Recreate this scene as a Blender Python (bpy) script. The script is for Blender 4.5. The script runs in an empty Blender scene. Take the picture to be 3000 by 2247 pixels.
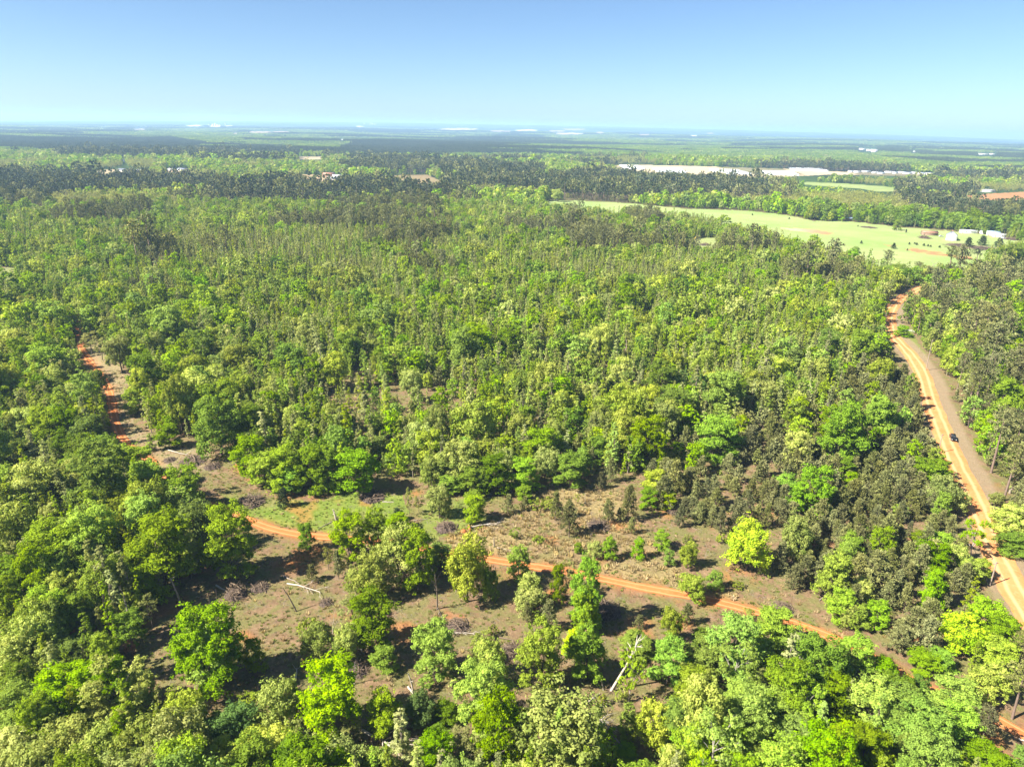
import bpy, math, random
import numpy as np
from mathutils import Vector, Matrix

scene = bpy.context.scene
# ------------------------------------------------------------------ camera, sky, sun, exposure
EYE = 100.0                      # metres above the near ground
FPX = 2083.0                     # focal length in pixels of the 3000 px wide photograph
PITCH = math.radians(19.78)
ROLL = math.atan(57 / 3000.0)
fwd = np.array([0.0, math.cos(PITCH), -math.sin(PITCH)])
_r0 = np.array([1.0, 0.0, 0.0]); _u0 = np.cross(_r0, fwd)
RT = math.cos(ROLL) * _r0 + math.sin(ROLL) * _u0
UP = -math.sin(ROLL) * _r0 + math.cos(ROLL) * _u0
cam_data = bpy.data.cameras.new("camera"); cam = bpy.data.objects.new("camera", cam_data)
scene.collection.objects.link(cam); scene.camera = cam
cam_data.sensor_width = 36.0; cam_data.lens = 36.0 * FPX / 3000.0
cam_data.clip_start = 0.5; cam_data.clip_end = 90000.0
cam.matrix_world = Matrix(((RT[0], UP[0], -fwd[0], 0), (RT[1], UP[1], -fwd[1], 0), (RT[2], UP[2], -fwd[2], EYE), (0, 0, 0, 1)))

SUN_EL = math.radians(43.0)
SHADOW_AZ = math.radians(67.0)   # shadows fall towards this bearing (from +Y towards +X)
sun_dir = np.array([-math.sin(SHADOW_AZ) * math.cos(SUN_EL), -math.cos(SHADOW_AZ) * math.cos(SUN_EL), math.sin(SUN_EL)])
world = bpy.data.worlds.new("World"); scene.world = world; world.use_nodes = True
wn = world.node_tree.nodes; wl = world.node_tree.links; wn.clear()
sky = wn.new("ShaderNodeTexSky"); sky.sky_type = 'NISHITA'; sky.sun_disc = False
sky.sun_elevation = SUN_EL; sky.sun_rotation = math.atan2(sun_dir[0], sun_dir[1])
sky.altitude = 100.0; sky.air_density = 0.7; sky.dust_density = 0.55; sky.ozone_density = 4.0
bg = wn.new("ShaderNodeBackground"); bg.inputs["Strength"].default_value = 0.055
wo = wn.new("ShaderNodeOutputWorld")
tint = wn.new("ShaderNodeMix"); tint.data_type = 'RGBA'; tint.blend_type = 'MULTIPLY'; tint.inputs[0].default_value = 1.0; tint.inputs[7].default_value = (.84, .90, .92, 1)
wl.new(sky.outputs[0], tint.inputs[6]); wl.new(tint.outputs[2], bg.inputs[0]); wl.new(bg.outputs[0], wo.inputs[0])
sun_data = bpy.data.lights.new("sun", 'SUN'); sun_data.energy = 5.0; sun_data.angle = math.radians(0.5)
sun_data.color = (1.0, 0.94, 0.84)
sun = bpy.data.objects.new("sun", sun_data); scene.collection.objects.link(sun)
sun.rotation_euler = Vector(tuple(sun_dir)).to_track_quat('Z', 'Y').to_euler()
scene.view_settings.view_transform = 'Standard'; scene.view_settings.look = 'None'
scene.view_settings.exposure = 1.75; scene.view_settings.gamma = 1.0
scene.render.engine = 'CYCLES'
cy = scene.cycles
cy.max_bounces = 8; cy.diffuse_bounces = 4; cy.glossy_bounces = 1; cy.transmission_bounces = 4
cy.transparent_max_bounces = 4; cy.volume_bounces = 1; cy.use_denoising = True; cy.denoiser = "OPENIMAGEDENOISE"; cy.denoising_input_passes = "RGB_ALBEDO_NORMAL"
cy.caustics_reflective = False; cy.caustics_refractive = False
COL = scene.collection

# ------------------------------------------------------------------ helpers: noise, terrain, photograph <-> ground
def _hash(ix, iy, s):
    h = (ix.astype(np.int64) * 374761393 + iy.astype(np.int64) * 668265263 + s * 974634777) & 0x7fffffff
    h = ((h ^ (h >> 13)) * 1274126177) & 0x7fffffff
    return ((h ^ (h >> 16)) & 0xffff) / 65535.0
def vn(x, y, s=0):
    x = np.asarray(x, float); y = np.asarray(y, float)
    ix = np.floor(x); iy = np.floor(y); fx = x - ix; fy = y - iy
    fx = fx * fx * (3 - 2 * fx); fy = fy * fy * (3 - 2 * fy)
    ix = ix.astype(np.int64); iy = iy.astype(np.int64)
    a = _hash(ix, iy, s); b = _hash(ix + 1, iy, s); c = _hash(ix, iy + 1, s); d = _hash(ix + 1, iy + 1, s)
    return (a * (1 - fx) + b * fx) * (1 - fy) + (c * (1 - fx) + d * fx) * fy
def fbm(x, y, s=0, o=3):
    t = 0; a = .5; n = 0
    for i in range(o):
        t = t + a * vn(x * 2 ** i, y * 2 ** i, s + i * 17); n += a; a *= .5
    return t / n
def smooth(a, b, v):
    t = np.clip((v - a) / (b - a), 0, 1); return t * t * (3 - 2 * t)
def terrain(x, y):
    x = np.asarray(x, float); y = np.asarray(y, float)
    r = np.hypot(x, y); az = np.degrees(np.arctan2(x, np.maximum(y, 1e-6)))
    z = 2.2 * (vn(x / 75 + 3.3, y / 75 + 1.7, 5) - .5) * smooth(60, 140, r)
    z = z + smooth(900, 2600, r) * 26 * (fbm(x / 760 + 9.1, y / 620 + 4.2, 11) - .52)
    z = z + smooth(2600, 7000, r) * 34 * (fbm(x / 2100 + 2.1, y / 1300 + 7.7, 23) - .5)
    edge = 176 - 165 * np.clip(az / 36, -1.25, 1.25) ** 2
    return z + edge * smooth(5000, 25000, r) ** 1.2
def ray(X, Y):
    X = np.asarray(X, float); Y = np.asarray(Y, float)
    x = (X - 1500) / FPX; y = (1123.5 - Y) / FPX
    return fwd + x[..., None] * RT + y[..., None] * UP
def ground_at(X, Y):
    """The first point of the terrain seen through pixel X, Y of the photograph."""
    d = ray(X, Y); d = d / np.linalg.norm(d)
    t = 60.0; last = t
    while t < 60000:
        p = d * t
        if EYE + p[2] < terrain(p[0], p[1]): break
        last = t; t = t * 1.01
    lo, hi = last, t
    for _ in range(30):
        m = (lo + hi) / 2; p = d * m
        if EYE + p[2] < terrain(p[0], p[1]): hi = m
        else: lo = m
    p = d * hi
    return np.array([p[0], p[1], float(terrain(p[0], p[1]))])
def to_photo(x, y, z):
    x = np.asarray(x, float); y = np.asarray(y, float); z = np.asarray(z, float) - EYE
    zc = x * fwd[0] + y * fwd[1] + z * fwd[2]
    zc = np.where(zc < 1, 1e-3, zc)
    return 1500 + FPX * (x * RT[0] + y * RT[1] + z * RT[2]) / zc, 1123.5 - FPX * (x * UP[0] + y * UP[1] + z * UP[2]) / zc, zc
def pip(X, Y, poly):
    X = np.asarray(X, float); Y = np.asarray(Y, float); inside = np.zeros(X.shape, bool)
    n = len(poly)
    for i in range(n):
        x1, y1 = poly[i]; x2, y2 = poly[(i + 1) % n]
        c = ((y1 > Y) != (y2 > Y))
        with np.errstate(divide='ignore', invalid='ignore'):
            xi = (x2 - x1) * (Y - y1) / (y2 - y1 + 1e-12) + x1
        inside ^= c & (X < xi)
    return inside
def path_world(pts):
    return np.array([ground_at(*p) for p in pts])
def resample(P, step, sm=2):
    d = np.concatenate([[0], np.cumsum(np.linalg.norm(np.diff(P[:, :2], axis=0), axis=1))])
    s = np.arange(0, d[-1], step)
    Q = np.stack([np.interp(s, d, P[:, 0]), np.interp(s, d, P[:, 1])], 1)
    k = max(1, int(sm / step))
    for _ in range(2):
        pad = np.concatenate([np.repeat(Q[:1], k, 0), Q, np.repeat(Q[-1:], k, 0)])
        Q = np.stack([np.convolve(pad[:, i], np.ones(2 * k + 1) / (2 * k + 1), 'valid') for i in (0, 1)], 1)
    return Q
def dist_to_path(x, y, Q):
    """distance and signed side (positive to the right of travel) of points to a dense polyline"""
    out = np.full(x.shape, 1e9); side = np.zeros(x.shape)
    T = np.gradient(Q, axis=0); lo = Q.min(0) - 30; hi = Q.max(0) + 30
    m = (x > lo[0]) & (x < hi[0]) & (y > lo[1]) & (y < hi[1])
    idx = np.nonzero(m)[0]
    for k in range(0, len(idx), 20000):
        ii = idx[k:k + 20000]
        dx = x[ii, None] - Q[None, :, 0]; dy = y[ii, None] - Q[None, :, 1]
        d2 = dx * dx + dy * dy; j = d2.argmin(1); a = np.arange(len(ii))
        out[ii] = np.sqrt(d2[a, j]); side[ii] = np.sign(T[j, 1] * dx[a, j] - T[j, 0] * dy[a, j])
    return out, side

# ------------------------------------------------------------------ helpers: materials
def mat(name):
    m = bpy.data.materials.new(name); m.use_nodes = True; nt = m.node_tree; nt.nodes.clear()
    out = nt.nodes.new("ShaderNodeOutputMaterial")
    return m, nt.nodes, nt.links, out
def mixc(N, L, fac, a, b, blend='MIX'):
    n = N.new("ShaderNodeMix"); n.data_type = 'RGBA'; n.blend_type = blend
    for i, v in ((0, fac), (6, a), (7, b)):
        if hasattr(v, 'is_linked') or hasattr(v, 'links'): L.new(v, n.inputs[i])
        elif i == 0: n.inputs[0].default_value = v
        else: n.inputs[i].default_value = (*v, 1) if len(v) == 3 else v
    return n.outputs[2]
def math_(N, L, op, a, b=None, clamp=False):
    n = N.new("ShaderNodeMath"); n.operation = op; n.use_clamp = clamp
    for i, v in ((0, a), (1, b)):
        if v is None: continue
        if hasattr(v, 'links'): L.new(v, n.inputs[i])
        else: n.inputs[i].default_value = v
    return n.outputs[0]
def noise(N, L, vec, scale, detail=3, rough=.55):
    n = N.new("ShaderNodeTexNoise"); n.inputs["Scale"].default_value = scale; n.inputs["Detail"].default_value = detail
    n.inputs["Roughness"].default_value = rough
    if vec is not None: L.new(vec, n.inputs["Vector"])
    return n.outputs["Fac"]
def ramp(N, L, v, lo, hi):
    n = N.new("ShaderNodeMapRange"); n.inputs[1].default_value = lo; n.inputs[2].default_value = hi
    L.new(v, n.inputs[0]); return n.outputs[0]
def simple(name, col, rough=.7, var=.15, scale=3.0, spec=.3, metal=0.0):
    m, N, L, out = mat(name)
    tc = N.new("ShaderNodeTexCoord"); f = noise(N, L, tc.outputs["Object"], scale)
    c = mixc(N, L, f, tuple(v * (1 - var * 2) for v in col), tuple(min(1, v * (1 + var * 2)) for v in col))
    b = N.new("ShaderNodeBsdfPrincipled"); L.new(c, b.inputs["Base Color"])
    b.inputs["Roughness"].default_value = rough; b.inputs["Specular IOR Level"].default_value = spec; b.inputs["Metallic"].default_value = metal
    L.new(b.outputs[0], out.inputs[0]); return m
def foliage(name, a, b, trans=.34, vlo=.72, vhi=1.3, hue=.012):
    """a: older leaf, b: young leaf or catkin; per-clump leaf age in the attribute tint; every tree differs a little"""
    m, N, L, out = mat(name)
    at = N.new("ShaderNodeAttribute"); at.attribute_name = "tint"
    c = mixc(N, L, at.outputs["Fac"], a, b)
    oi = N.new("ShaderNodeObjectInfo"); r = oi.outputs["Random"]
    h = N.new("ShaderNodeHueSaturation"); L.new(c, h.inputs["Color"])
    mr = N.new("ShaderNodeMapRange"); L.new(r, mr.inputs[0]); mr.inputs[3].default_value = vlo; mr.inputs[4].default_value = vhi
    L.new(mr.outputs[0], h.inputs["Value"])
    r2 = math_(N, L, 'FRACT', math_(N, L, 'MULTIPLY', r, 37.7))
    mr2 = N.new("ShaderNodeMapRange"); L.new(r2, mr2.inputs[0]); mr2.inputs[3].default_value = .5 - hue; mr2.inputs[4].default_value = .5 + hue * .7
    L.new(mr2.outputs[0], h.inputs["Hue"])
    r3 = math_(N, L, 'FRACT', math_(N, L, 'MULTIPLY', r, 91.3))
    mr3 = N.new("ShaderNodeMapRange"); L.new(r3, mr3.inputs[0]); mr3.inputs[3].default_value = .85; mr3.inputs[4].default_value = 1.1
    L.new(mr3.outputs[0], h.inputs["Saturation"])
    d = N.new("ShaderNodeBsdfDiffuse"); L.new(h.outputs[0], d.inputs[0])
    t = N.new("ShaderNodeBsdfTranslucent"); L.new(mixc(N, L, 1.0, h.outputs[0], (1.25, 1.15, .6), 'MULTIPLY'), t.inputs[0])
    mx = N.new("ShaderNodeMixShader"); mx.inputs[0].default_value = trans
    L.new(d.outputs[0], mx.inputs[1]); L.new(t.outputs[0], mx.inputs[2]); L.new(mx.outputs[0], out.inputs[0])
    return m
LEAF = {
    'g': foliage("leaf_bright_green", (.155, .250, .012), (.345, .470, .022)),
    'n': foliage("leaf_fresh_green", (.130, .245, .009), (.290, .450, .016)),
    'm': foliage("leaf_mid_green", (.118, .200, .018), (.245, .345, .032)),
    'd': foliage("leaf_deep_green", (.060, .122, .017), (.125, .210, .028)),
    'o': foliage("leaf_yellow_green_catkin", (.150, .225, .020), (.430, .480, .095)),
    'y': foliage("leaf_thin_spring", (.240, .275, .055), (.430, .440, .130)),
    's': foliage("leaf_sapling", (.165, .255, .018), (.370, .470, .045), hue=.02),
    'q': foliage("leaf_sapling_pale", (.215, .255, .070), (.390, .420, .140)),
    'p': foliage("needle_olive", (.105, .115, .038), (.270, .275, .095), trans=.15, hue=.012),
    'k': foliage("needle_dark", (.042, .060, .025), (.115, .130, .052), trans=.12, hue=.012),
    'c': foliage("cedar_scale", (.036, .060, .024), (.092, .120, .048), trans=.1, hue=.012),
    'G': foliage("leaf_vivid_yellow_green", (.180, .340, .007), (.470, .570, .026)),
    'r': foliage("leaf_dead_red_brown", (.226, .093, .052), (.412, .196, .113), trans=.1),
    'h': foliage("leaf_shrub", (.165, .225, .030), (.320, .370, .062)),
}
BARK = simple("bark_grey_brown", (.115, .090, .068), .9, .25, 2.0)
BARK_PALE = simple("bark_pale", (.36, .32, .27), .85, .2, 2.0)
BARK_DARK = simple("bark_dark", (.060, .046, .036), .9, .25, 2.0)
BARK_PINE = simple("bark_pine", (.170, .120, .090), .9, .25, 2.0)
WOOD_GREY = simple("dead_wood_grey", (.255, .210, .165), .9, .25, 2.0)
WOOD_WHITE = simple("debarked_wood", (.40, .35, .28), .85, .15, 1.5)
BRUSH = simple("brush_sticks", (.150, .108, .072), .95, .35, 4.0)
RED_CLAY = simple("red_clay_clod", (.330, .115, .038), .95, .25, 2.5)
WHITE_PAINT = simple("white_paint", (.78, .77, .74), .6, .05, .4)

# ------------------------------------------------------------------ helpers: meshes
class MB:
    """collects vertices, polygons, per-vertex leaf age and material slots, and links them as ONE mesh object"""
    def __init__(s): s.v = []; s.f = []; s.t = []; s.m = []; s.n = 0
    def add(s, v, f, slot=0, tint=.5):
        v = np.asarray(v, float).reshape(-1, 3)
        s.v.append(v); s.f.append(np.asarray(f, np.int64) + s.n); s.n += len(v)
        s.t.append(np.full(len(v), tint) if np.isscalar(tint) else np.asarray(tint, float)); s.m.append(np.full(len(f), slot))
    def tube(s, pts, rad, n=6, slot=0, cap=True):
        P = np.asarray(pts, float); k = len(P); R = np.broadcast_to(np.asarray(rad, float), (k,))
        T = np.gradient(P, axis=0); T /= np.linalg.norm(T, axis=1)[:, None] + 1e-9
        ref = np.array([0, 0, 1.0]) if abs(T[:, 2]).mean() < .8 else np.array([1.0, 0, 0])
        A = np.cross(T, ref); A /= np.linalg.norm(A, axis=1)[:, None] + 1e-9; B = np.cross(T, A)
        th = np.arange(n) * 2 * math.pi / n
        V = P[:, None] + R[:, None, None] * (A[:, None] * np.cos(th)[None, :, None] + B[:, None] * np.sin(th)[None, :, None])
        i, j = np.meshgrid(np.arange(k - 1), np.arange(n), indexing='ij')
        a = i * n + j; b = i * n + (j + 1) % n
        s.add(V, np.stack([a, b, b + n, a + n], -1).reshape(-1, 4), slot)
        if cap and n == 4: s.add(V[-1], [[0, 1, 2, 3]], slot)
        elif cap and n >= 5:
            c = np.concatenate([V[-1], P[-1:]]); q = [[m_, (m_ + 1) % n, n, n] for m_ in range(n)]
            s.add(c, q, slot)
    def box(s, c, size, rz=0.0, slot=0, top=1.0):
        x, y, z = np.asarray(size, float) / 2
        V = np.array([[-x, -y, -z], [x, -y, -z], [x, y, -z], [-x, y, -z], [-x * top, -y * top, z], [x * top, -y * top, z], [x * top, y * top, z], [-x * top, y * top, z]])
        cz, sz = math.cos(rz), math.sin(rz)
        V = V @ np.array([[cz, sz, 0], [-sz, cz, 0], [0, 0, 1]]) + np.asarray(c, float)
        s.add(V, [[0, 3, 2, 1], [4, 5, 6, 7], [0, 1, 5, 4], [1, 2, 6, 5], [2, 3, 7, 6], [3, 0, 4, 7]], slot)
    def leaves(s, C, Nn, size, rng, slot=0, tint=.5, aspect=.62, fold=.12):
        """one bent leaf spray per row of C, facing Nn"""
        k = len(C); Nn = Nn / (np.linalg.norm(Nn, axis=1)[:, None] + 1e-9)
        r = rng.normal(size=(k, 3)); T = np.cross(Nn, r); T /= np.linalg.norm(T, axis=1)[:, None] + 1e-9; B = np.cross(Nn, T)
        z = (np.asarray(size) * rng.uniform(.7, 1.3, k))[:, None]
        V = np.stack([C + T * z * .5, C + B * z * .5 * aspect + Nn * z * fold, C - T * z * .5, C - B * z * .5 * aspect + Nn * z * fold], 1)
        f = np.arange(4 * k).reshape(k, 4)
        t = np.repeat(np.broadcast_to(np.asarray(tint, float), (k,)), 4)
        s.add(V, f, slot, np.clip(t, 0, 1))
    def mesh(s, name, mats, smooth_=False, tint=False):
        me = bpy.data.meshes.new(name)
        V = np.concatenate(s.v); quads = [f for f in s.f]; 
        loops = []; starts = []; tot = []; pos = 0; mi = []
        for f, m_ in zip(quads, s.m):
            if f.shape[1] == 4:
                tri = f[:, 2] == f[:, 3]
                if tri.any():
                    for row, mm in zip(f, m_):
                        q = row[:3] if row[2] == row[3] else row
                        loops.append(q); starts.append([pos]); pos += len(q); mi.append([mm])
                    continue
            k, w = f.shape
            loops.append(f.reshape(-1)); starts.append(pos + np.arange(k) * w); pos += k * w; mi.append(m_)
        loops = np.concatenate(loops); starts = np.concatenate(starts); mi = np.concatenate(mi)
        me.vertices.add(len(V)); me.vertices.foreach_set("co", V.astype(np.float32).ravel())
        me.loops.add(len(loops)); me.loops.foreach_set("vertex_index", loops.astype(np.int32))
        me.polygons.add(len(starts)); me.polygons.foreach_set("loop_start", starts.astype(np.int32))
        me.polygons.foreach_set("material_index", mi.astype(np.int32))
        if smooth_: me.polygons.foreach_set("use_smooth", np.ones(len(starts), bool))
        if tint:
            a = me.attributes.new("tint", 'FLOAT', 'POINT'); a.data.foreach_set("value", np.concatenate(s.t).astype(np.float32))
        me.update(calc_edges=True)
        for m_ in (mats if isinstance(mats, (list, tuple)) else [mats]): me.materials.append(m_)
        return me
    def obj(s, name, mats, parent=None, smooth_=False, tint=False, loc=None):
        o = bpy.data.objects.new(name, s.mesh(name, mats, smooth_, tint)); COL.objects.link(o)
        if parent is not None: o.parent = parent
        if loc is not None: o.location = loc
        return o
def tag(o, label=None, cat=None, group=None, kind=None):
    for k, v in (("label", label), ("category", cat), ("group", group), ("kind", kind)):
        if v: o[k] = v
    return o
def empty(name, loc, rz=0.0, label=None, cat=None, group=None):
    o = bpy.data.objects.new(name, None); COL.objects.link(o); o.location = tuple(loc); o.rotation_euler = (0, 0, rz)
    o.empty_display_size = .5
    return tag(o, label, cat, group)
# ------------------------------------------------------------------ layout, traced in pixels of the 3000 x 2247 photograph and thrown onto the terrain
TRACK_PX = [(205, 930), (226, 967), (233, 994), (240, 1025), (260, 1057), (289, 1093), (312, 1125), (325, 1161), (332, 1211), (341, 1247), (357, 1283), (380, 1310),
            (415, 1332), (445, 1350), (452, 1378), (475, 1408), (540, 1450), (600, 1476), (655, 1490), (690, 1506), (723, 1521), (768, 1542), (836, 1560), (890, 1569),
            (949, 1573), (1010, 1578), (1100, 1586), (1200, 1600), (1271, 1610), (1316, 1625), (1425, 1637), (1497, 1650), (1565, 1660), (1610, 1665), (1655, 1673),
            (1746, 1691), (1814, 1707), (1904, 1725), (2000, 1742), (2072, 1754), (2127, 1770), (2203, 1788), (2280, 1811), (2362, 1838), (2429, 1862), (2475, 1885),
            (2533, 1913), (2588, 1945), (2651, 1992), (2730, 2030), (2800, 2050), (2859, 2070), (2949, 2125), (3050, 2180)]
ROAD_PX = [(2880, 815), (2800, 824), (2732, 833), (2687, 849), (2646, 870), (2622, 890), (2608, 912), (2603, 935), (2606, 962), (2619, 989), (2646, 1016), (2668, 1040), (2684, 1062),
           (2701, 1092), (2712, 1125), (2722, 1166), (2740, 1211), (2757, 1251), (2775, 1300), (2793, 1340), (2813, 1385), (2848, 1445), (2873, 1508), (2897, 1571), (2927, 1644),
           (2960, 1707), (2997, 1775), (3045, 1850), (3120, 1960)]
track_q = resample(path_world(TRACK_PX), .5, 4); road_q = resample(path_world(ROAD_PX[::-1]), .7, 6)
PASTURE = [(1590, 588), (1700, 588), (1850, 597), (2014, 612), (2090, 614), (2203, 619), (2316, 632), (2384, 648), (2475, 648), (2542, 655), (2633, 666), (2768, 675), (2904, 690),
           (2990, 705), (3060, 715), (3060, 735), (2972, 735), (2900, 760), (2880, 790), (2800, 830), (2655, 815), (2565, 795), (2452, 775), (2393, 745), (2316, 730), (2226, 705),
           (2145, 692), (2060, 662), (2010, 650), (1900, 640), (1700, 635), (1600, 620)]
FIELD_RIGHT = [(2925, 795), (2975, 765), (3020, 756), (3150, 760), (3150, 860), (3010, 855), (2930, 825)]
FIELD_LEFT = [(-150, 785), (0, 784), (45, 786), (68, 800), (64, 840), (0, 855), (-150, 855)]
CLEAR_MID = [(2020, 704), (2060, 697), (2096, 696), (2102, 712), (2100, 752), (2060, 760), (2020, 744)]
FIELD_FAR = [(2335, 533), (2480, 538), (2620, 549), (2618, 562), (2565, 562), (2520, 553), (2335, 541)]
GREENHOUSES = [(1790, 487), (1830, 483), (2000, 486), (2180, 492), (2290, 495), (2440, 503), (2720, 509), (2690, 517), (2430, 512), (2310, 518), (2240, 520), (2150, 518), (2000, 512), (1900, 508), (1840, 502)]
CUTOVER = [(1115, 515), (1250, 512), (1305, 537), (1235, 541)]
YARD_B = [(880, 512), (1000, 514), (1012, 526), (940, 532), (888, 527)]
YARD_A = [(470, 499), (560, 497), (580, 505), (500, 508)]
YARD_C = [(240, 503), (310, 497), (440, 497), (440, 504), (300, 512)]
TAN_FAR = [(872, 460), (950, 459), (945, 468), (880, 468)]
CLAY_R = [(2787, 577), (2872, 570), (3000, 562), (3100, 562), (3100, 592), (2860, 586)]
CLAY_R2 = [(2650, 600), (2770, 596), (2772, 600), (2660, 603)]
CLAY_R3 = [(2845, 607), (2935, 605), (2932, 611), (2850, 612)]
STREAK1 = [(2283, 667), (2330, 669), (2395, 675), (2446, 683), (2430, 688), (2380, 683), (2320, 676)]
STREAK2 = [(2580, 716), (2640, 720), (2700, 731), (2768, 741), (2850, 752), (2850, 760), (2760, 750), (2690, 740), (2630, 726)]
SCARS = [((1290, 374, 1398, 382), 0), ((1509, 379, 1574, 385), 2), ((1608, 381, 1655, 387), 1), ((1650, 376, 1714, 382), 1), ((1626, 388, 1710, 395), 0), ((1746, 386, 1769, 392), 1),
         ((728, 384, 796, 391), 1), ((800, 384, 848, 390), 1), ((389, 377, 430, 384), 0), ((301, 371, 312, 385), 0), ((678, 390, 701, 395), 1), ((1434, 382, 1500, 387), 1),
         ((2020, 396, 2045, 400), 2), ((2070, 388, 2090, 393), 1), ((1870, 393, 1905, 397), 1), ((545, 366, 600, 371), 2), ((612, 367, 650, 373), 2), ((660, 366, 680, 371), 2), ((1045, 369, 1065, 373), 2)]
MOWN = [(2648, 955), (2668, 962), (2690, 1005), (2712, 1040), (2716, 1078), (2694, 1070), (2668, 1030), (2650, 990)]
STRIP = [(240, 985), (290, 1005), (345, 1065), (405, 1125), (418, 1160), (388, 1200), (385, 1245), (480, 1300), (620, 1330), (640, 1385), (480, 1375), (380, 1325), (325, 1235), (296, 1120)]
LUSH = [(640, 1440), (760, 1450), (900, 1470), (1050, 1440), (1180, 1450), (1200, 1500), (1130, 1560), (960, 1560), (840, 1545), (720, 1505)]
STRAW = [(1300, 1600), (1330, 1560), (1500, 1500), (1620, 1440), (1800, 1430), (1900, 1560), (1960, 1650), (2100, 1730), (2300, 1790), (2500, 1890), (2450, 1850), (2200, 1770), (1900, 1700), (1600, 1650)]
OPEN_MAIN = [(420, 1325), (480, 1290), (650, 1320), (720, 1400), (1000, 1440), (1200, 1430), (1650, 1420), (1750, 1380), (1900, 1480), (2000, 1560), (2250, 1640), (2330, 1740), (2560, 1890), (2660, 1990),
             (2500, 1930), (2330, 1870), (2120, 1930), (2020, 2000), (1850, 2060), (1760, 2247), (900, 2247), (780, 2110), (430, 2110), (380, 2000), (420, 1860), (640, 1700), (620, 1560), (500, 1440)]
OPEN_TWO = [(940, 1150), (1180, 1130), (1330, 1170), (1460, 1250), (1560, 1290), (1300, 1300), (1000, 1290), (930, 1260)]
YOUNG_PINE = [(1985, 1330), (2200, 1250), (2420, 1240), (2500, 1090), (2560, 1060), (2660, 1110), (2710, 1200), (2760, 1400), (2850, 1600), (2830, 1830), (2700, 1900), (2600, 1890), (2500, 1830), (2400, 1770),
              (2330, 1690), (2270, 1630), (2180, 1600), (1960, 1530), (1860, 1470), (1830, 1400)]
FILL_LEFT = [(-300, 1280), (330, 1280), (425, 1420), (560, 1530), (600, 1680), (430, 1800), (330, 1960), (420, 2080), (700, 2180), (900, 2400), (-300, 2900)]
FILL_BR = [(1980, 2010), (2100, 1940), (2330, 1895), (2480, 1945), (2640, 2040), (2760, 2120), (2740, 2247), (2700, 2700), (1700, 2700), (1790, 2180)]
FILL_EDGE = [(2560, 1950), (2700, 1890), (2860, 1790), (2960, 1850), (3060, 1960), (3060, 2050), (2880, 2030), (2720, 1990)]
FILL_BOTTOM = [(-300, 2247), (1000, 2247), (1650, 2260), (3300, 2247), (3300, 3200), (-300, 3200)]
PINE_FAR = [
    [(-200, 545), (0, 528), (320, 528), (560, 540), (700, 553), (640, 570), (420, 580), (150, 588), (-200, 582)],
    [(600, 580), (760, 556), (870, 548), (1000, 545), (1180, 553), (1370, 568), (1350, 590), (1180, 596), (1000, 602), (850, 606), (640, 604)],
    [(1130, 483), (1250, 484), (1420, 494), (1600, 508), (1570, 524), (1430, 540), (1380, 548), (1310, 542), (1345, 530), (1270, 512), (1130, 513), (1000, 509), (1000, 496)],
    [(1400, 550), (1570, 540), (1730, 520), (2000, 530), (2150, 545), (2260, 560), (2260, 582), (2150, 584), (1900, 594), (1700, 592), (1560, 570), (1450, 568)],
    [(2330, 552), (2450, 554), (2530, 561), (2520, 573), (2400, 569), (2330, 560)],
    [(1040, 420), (1150, 413), (1400, 418), (1520, 428), (1400, 438), (1250, 448), (1180, 462), (1040, 457), (1000, 442)],
    [(-100, 418), (250, 414), (500, 408), (600, 424), (560, 444), (420, 472), (300, 472), (100, 443), (-100, 438)],
    [(440, 735), (600, 708), (640, 740), (600, 795), (480, 805), (390, 795)],
    [(2250, 640), (2330, 632), (2380, 660), (2300, 690), (2250, 690)],
    [(2620, 590), (2900, 600), (3100, 620), (3100, 690), (2900, 672), (2700, 640)],
]
EDGE_ROW = [(1990, 600), (2100, 600), (2400, 622), (2640, 642), (2780, 655), (3000, 672), (3060, 690), (3060, 715), (2990, 702), (2904, 688), (2768, 673), (2633, 664), (2475, 646), (2384, 646), (2316, 630), (2203, 617), (2090, 612), (1985, 611)]
SPARSE_PINE = [(1830, 1400), (1980, 1345), (2260, 1370), (2360, 1560), (2290, 1640), (2180, 1610), (1960, 1540)]
BARE_FIELDS = [FIELD_RIGHT, FIELD_LEFT, CLEAR_MID, FIELD_FAR, GREENHOUSES, CUTOVER, YARD_A, YARD_B, YARD_C, TAN_FAR, CLAY_R, CLAY_R2, CLAY_R3]

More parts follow.
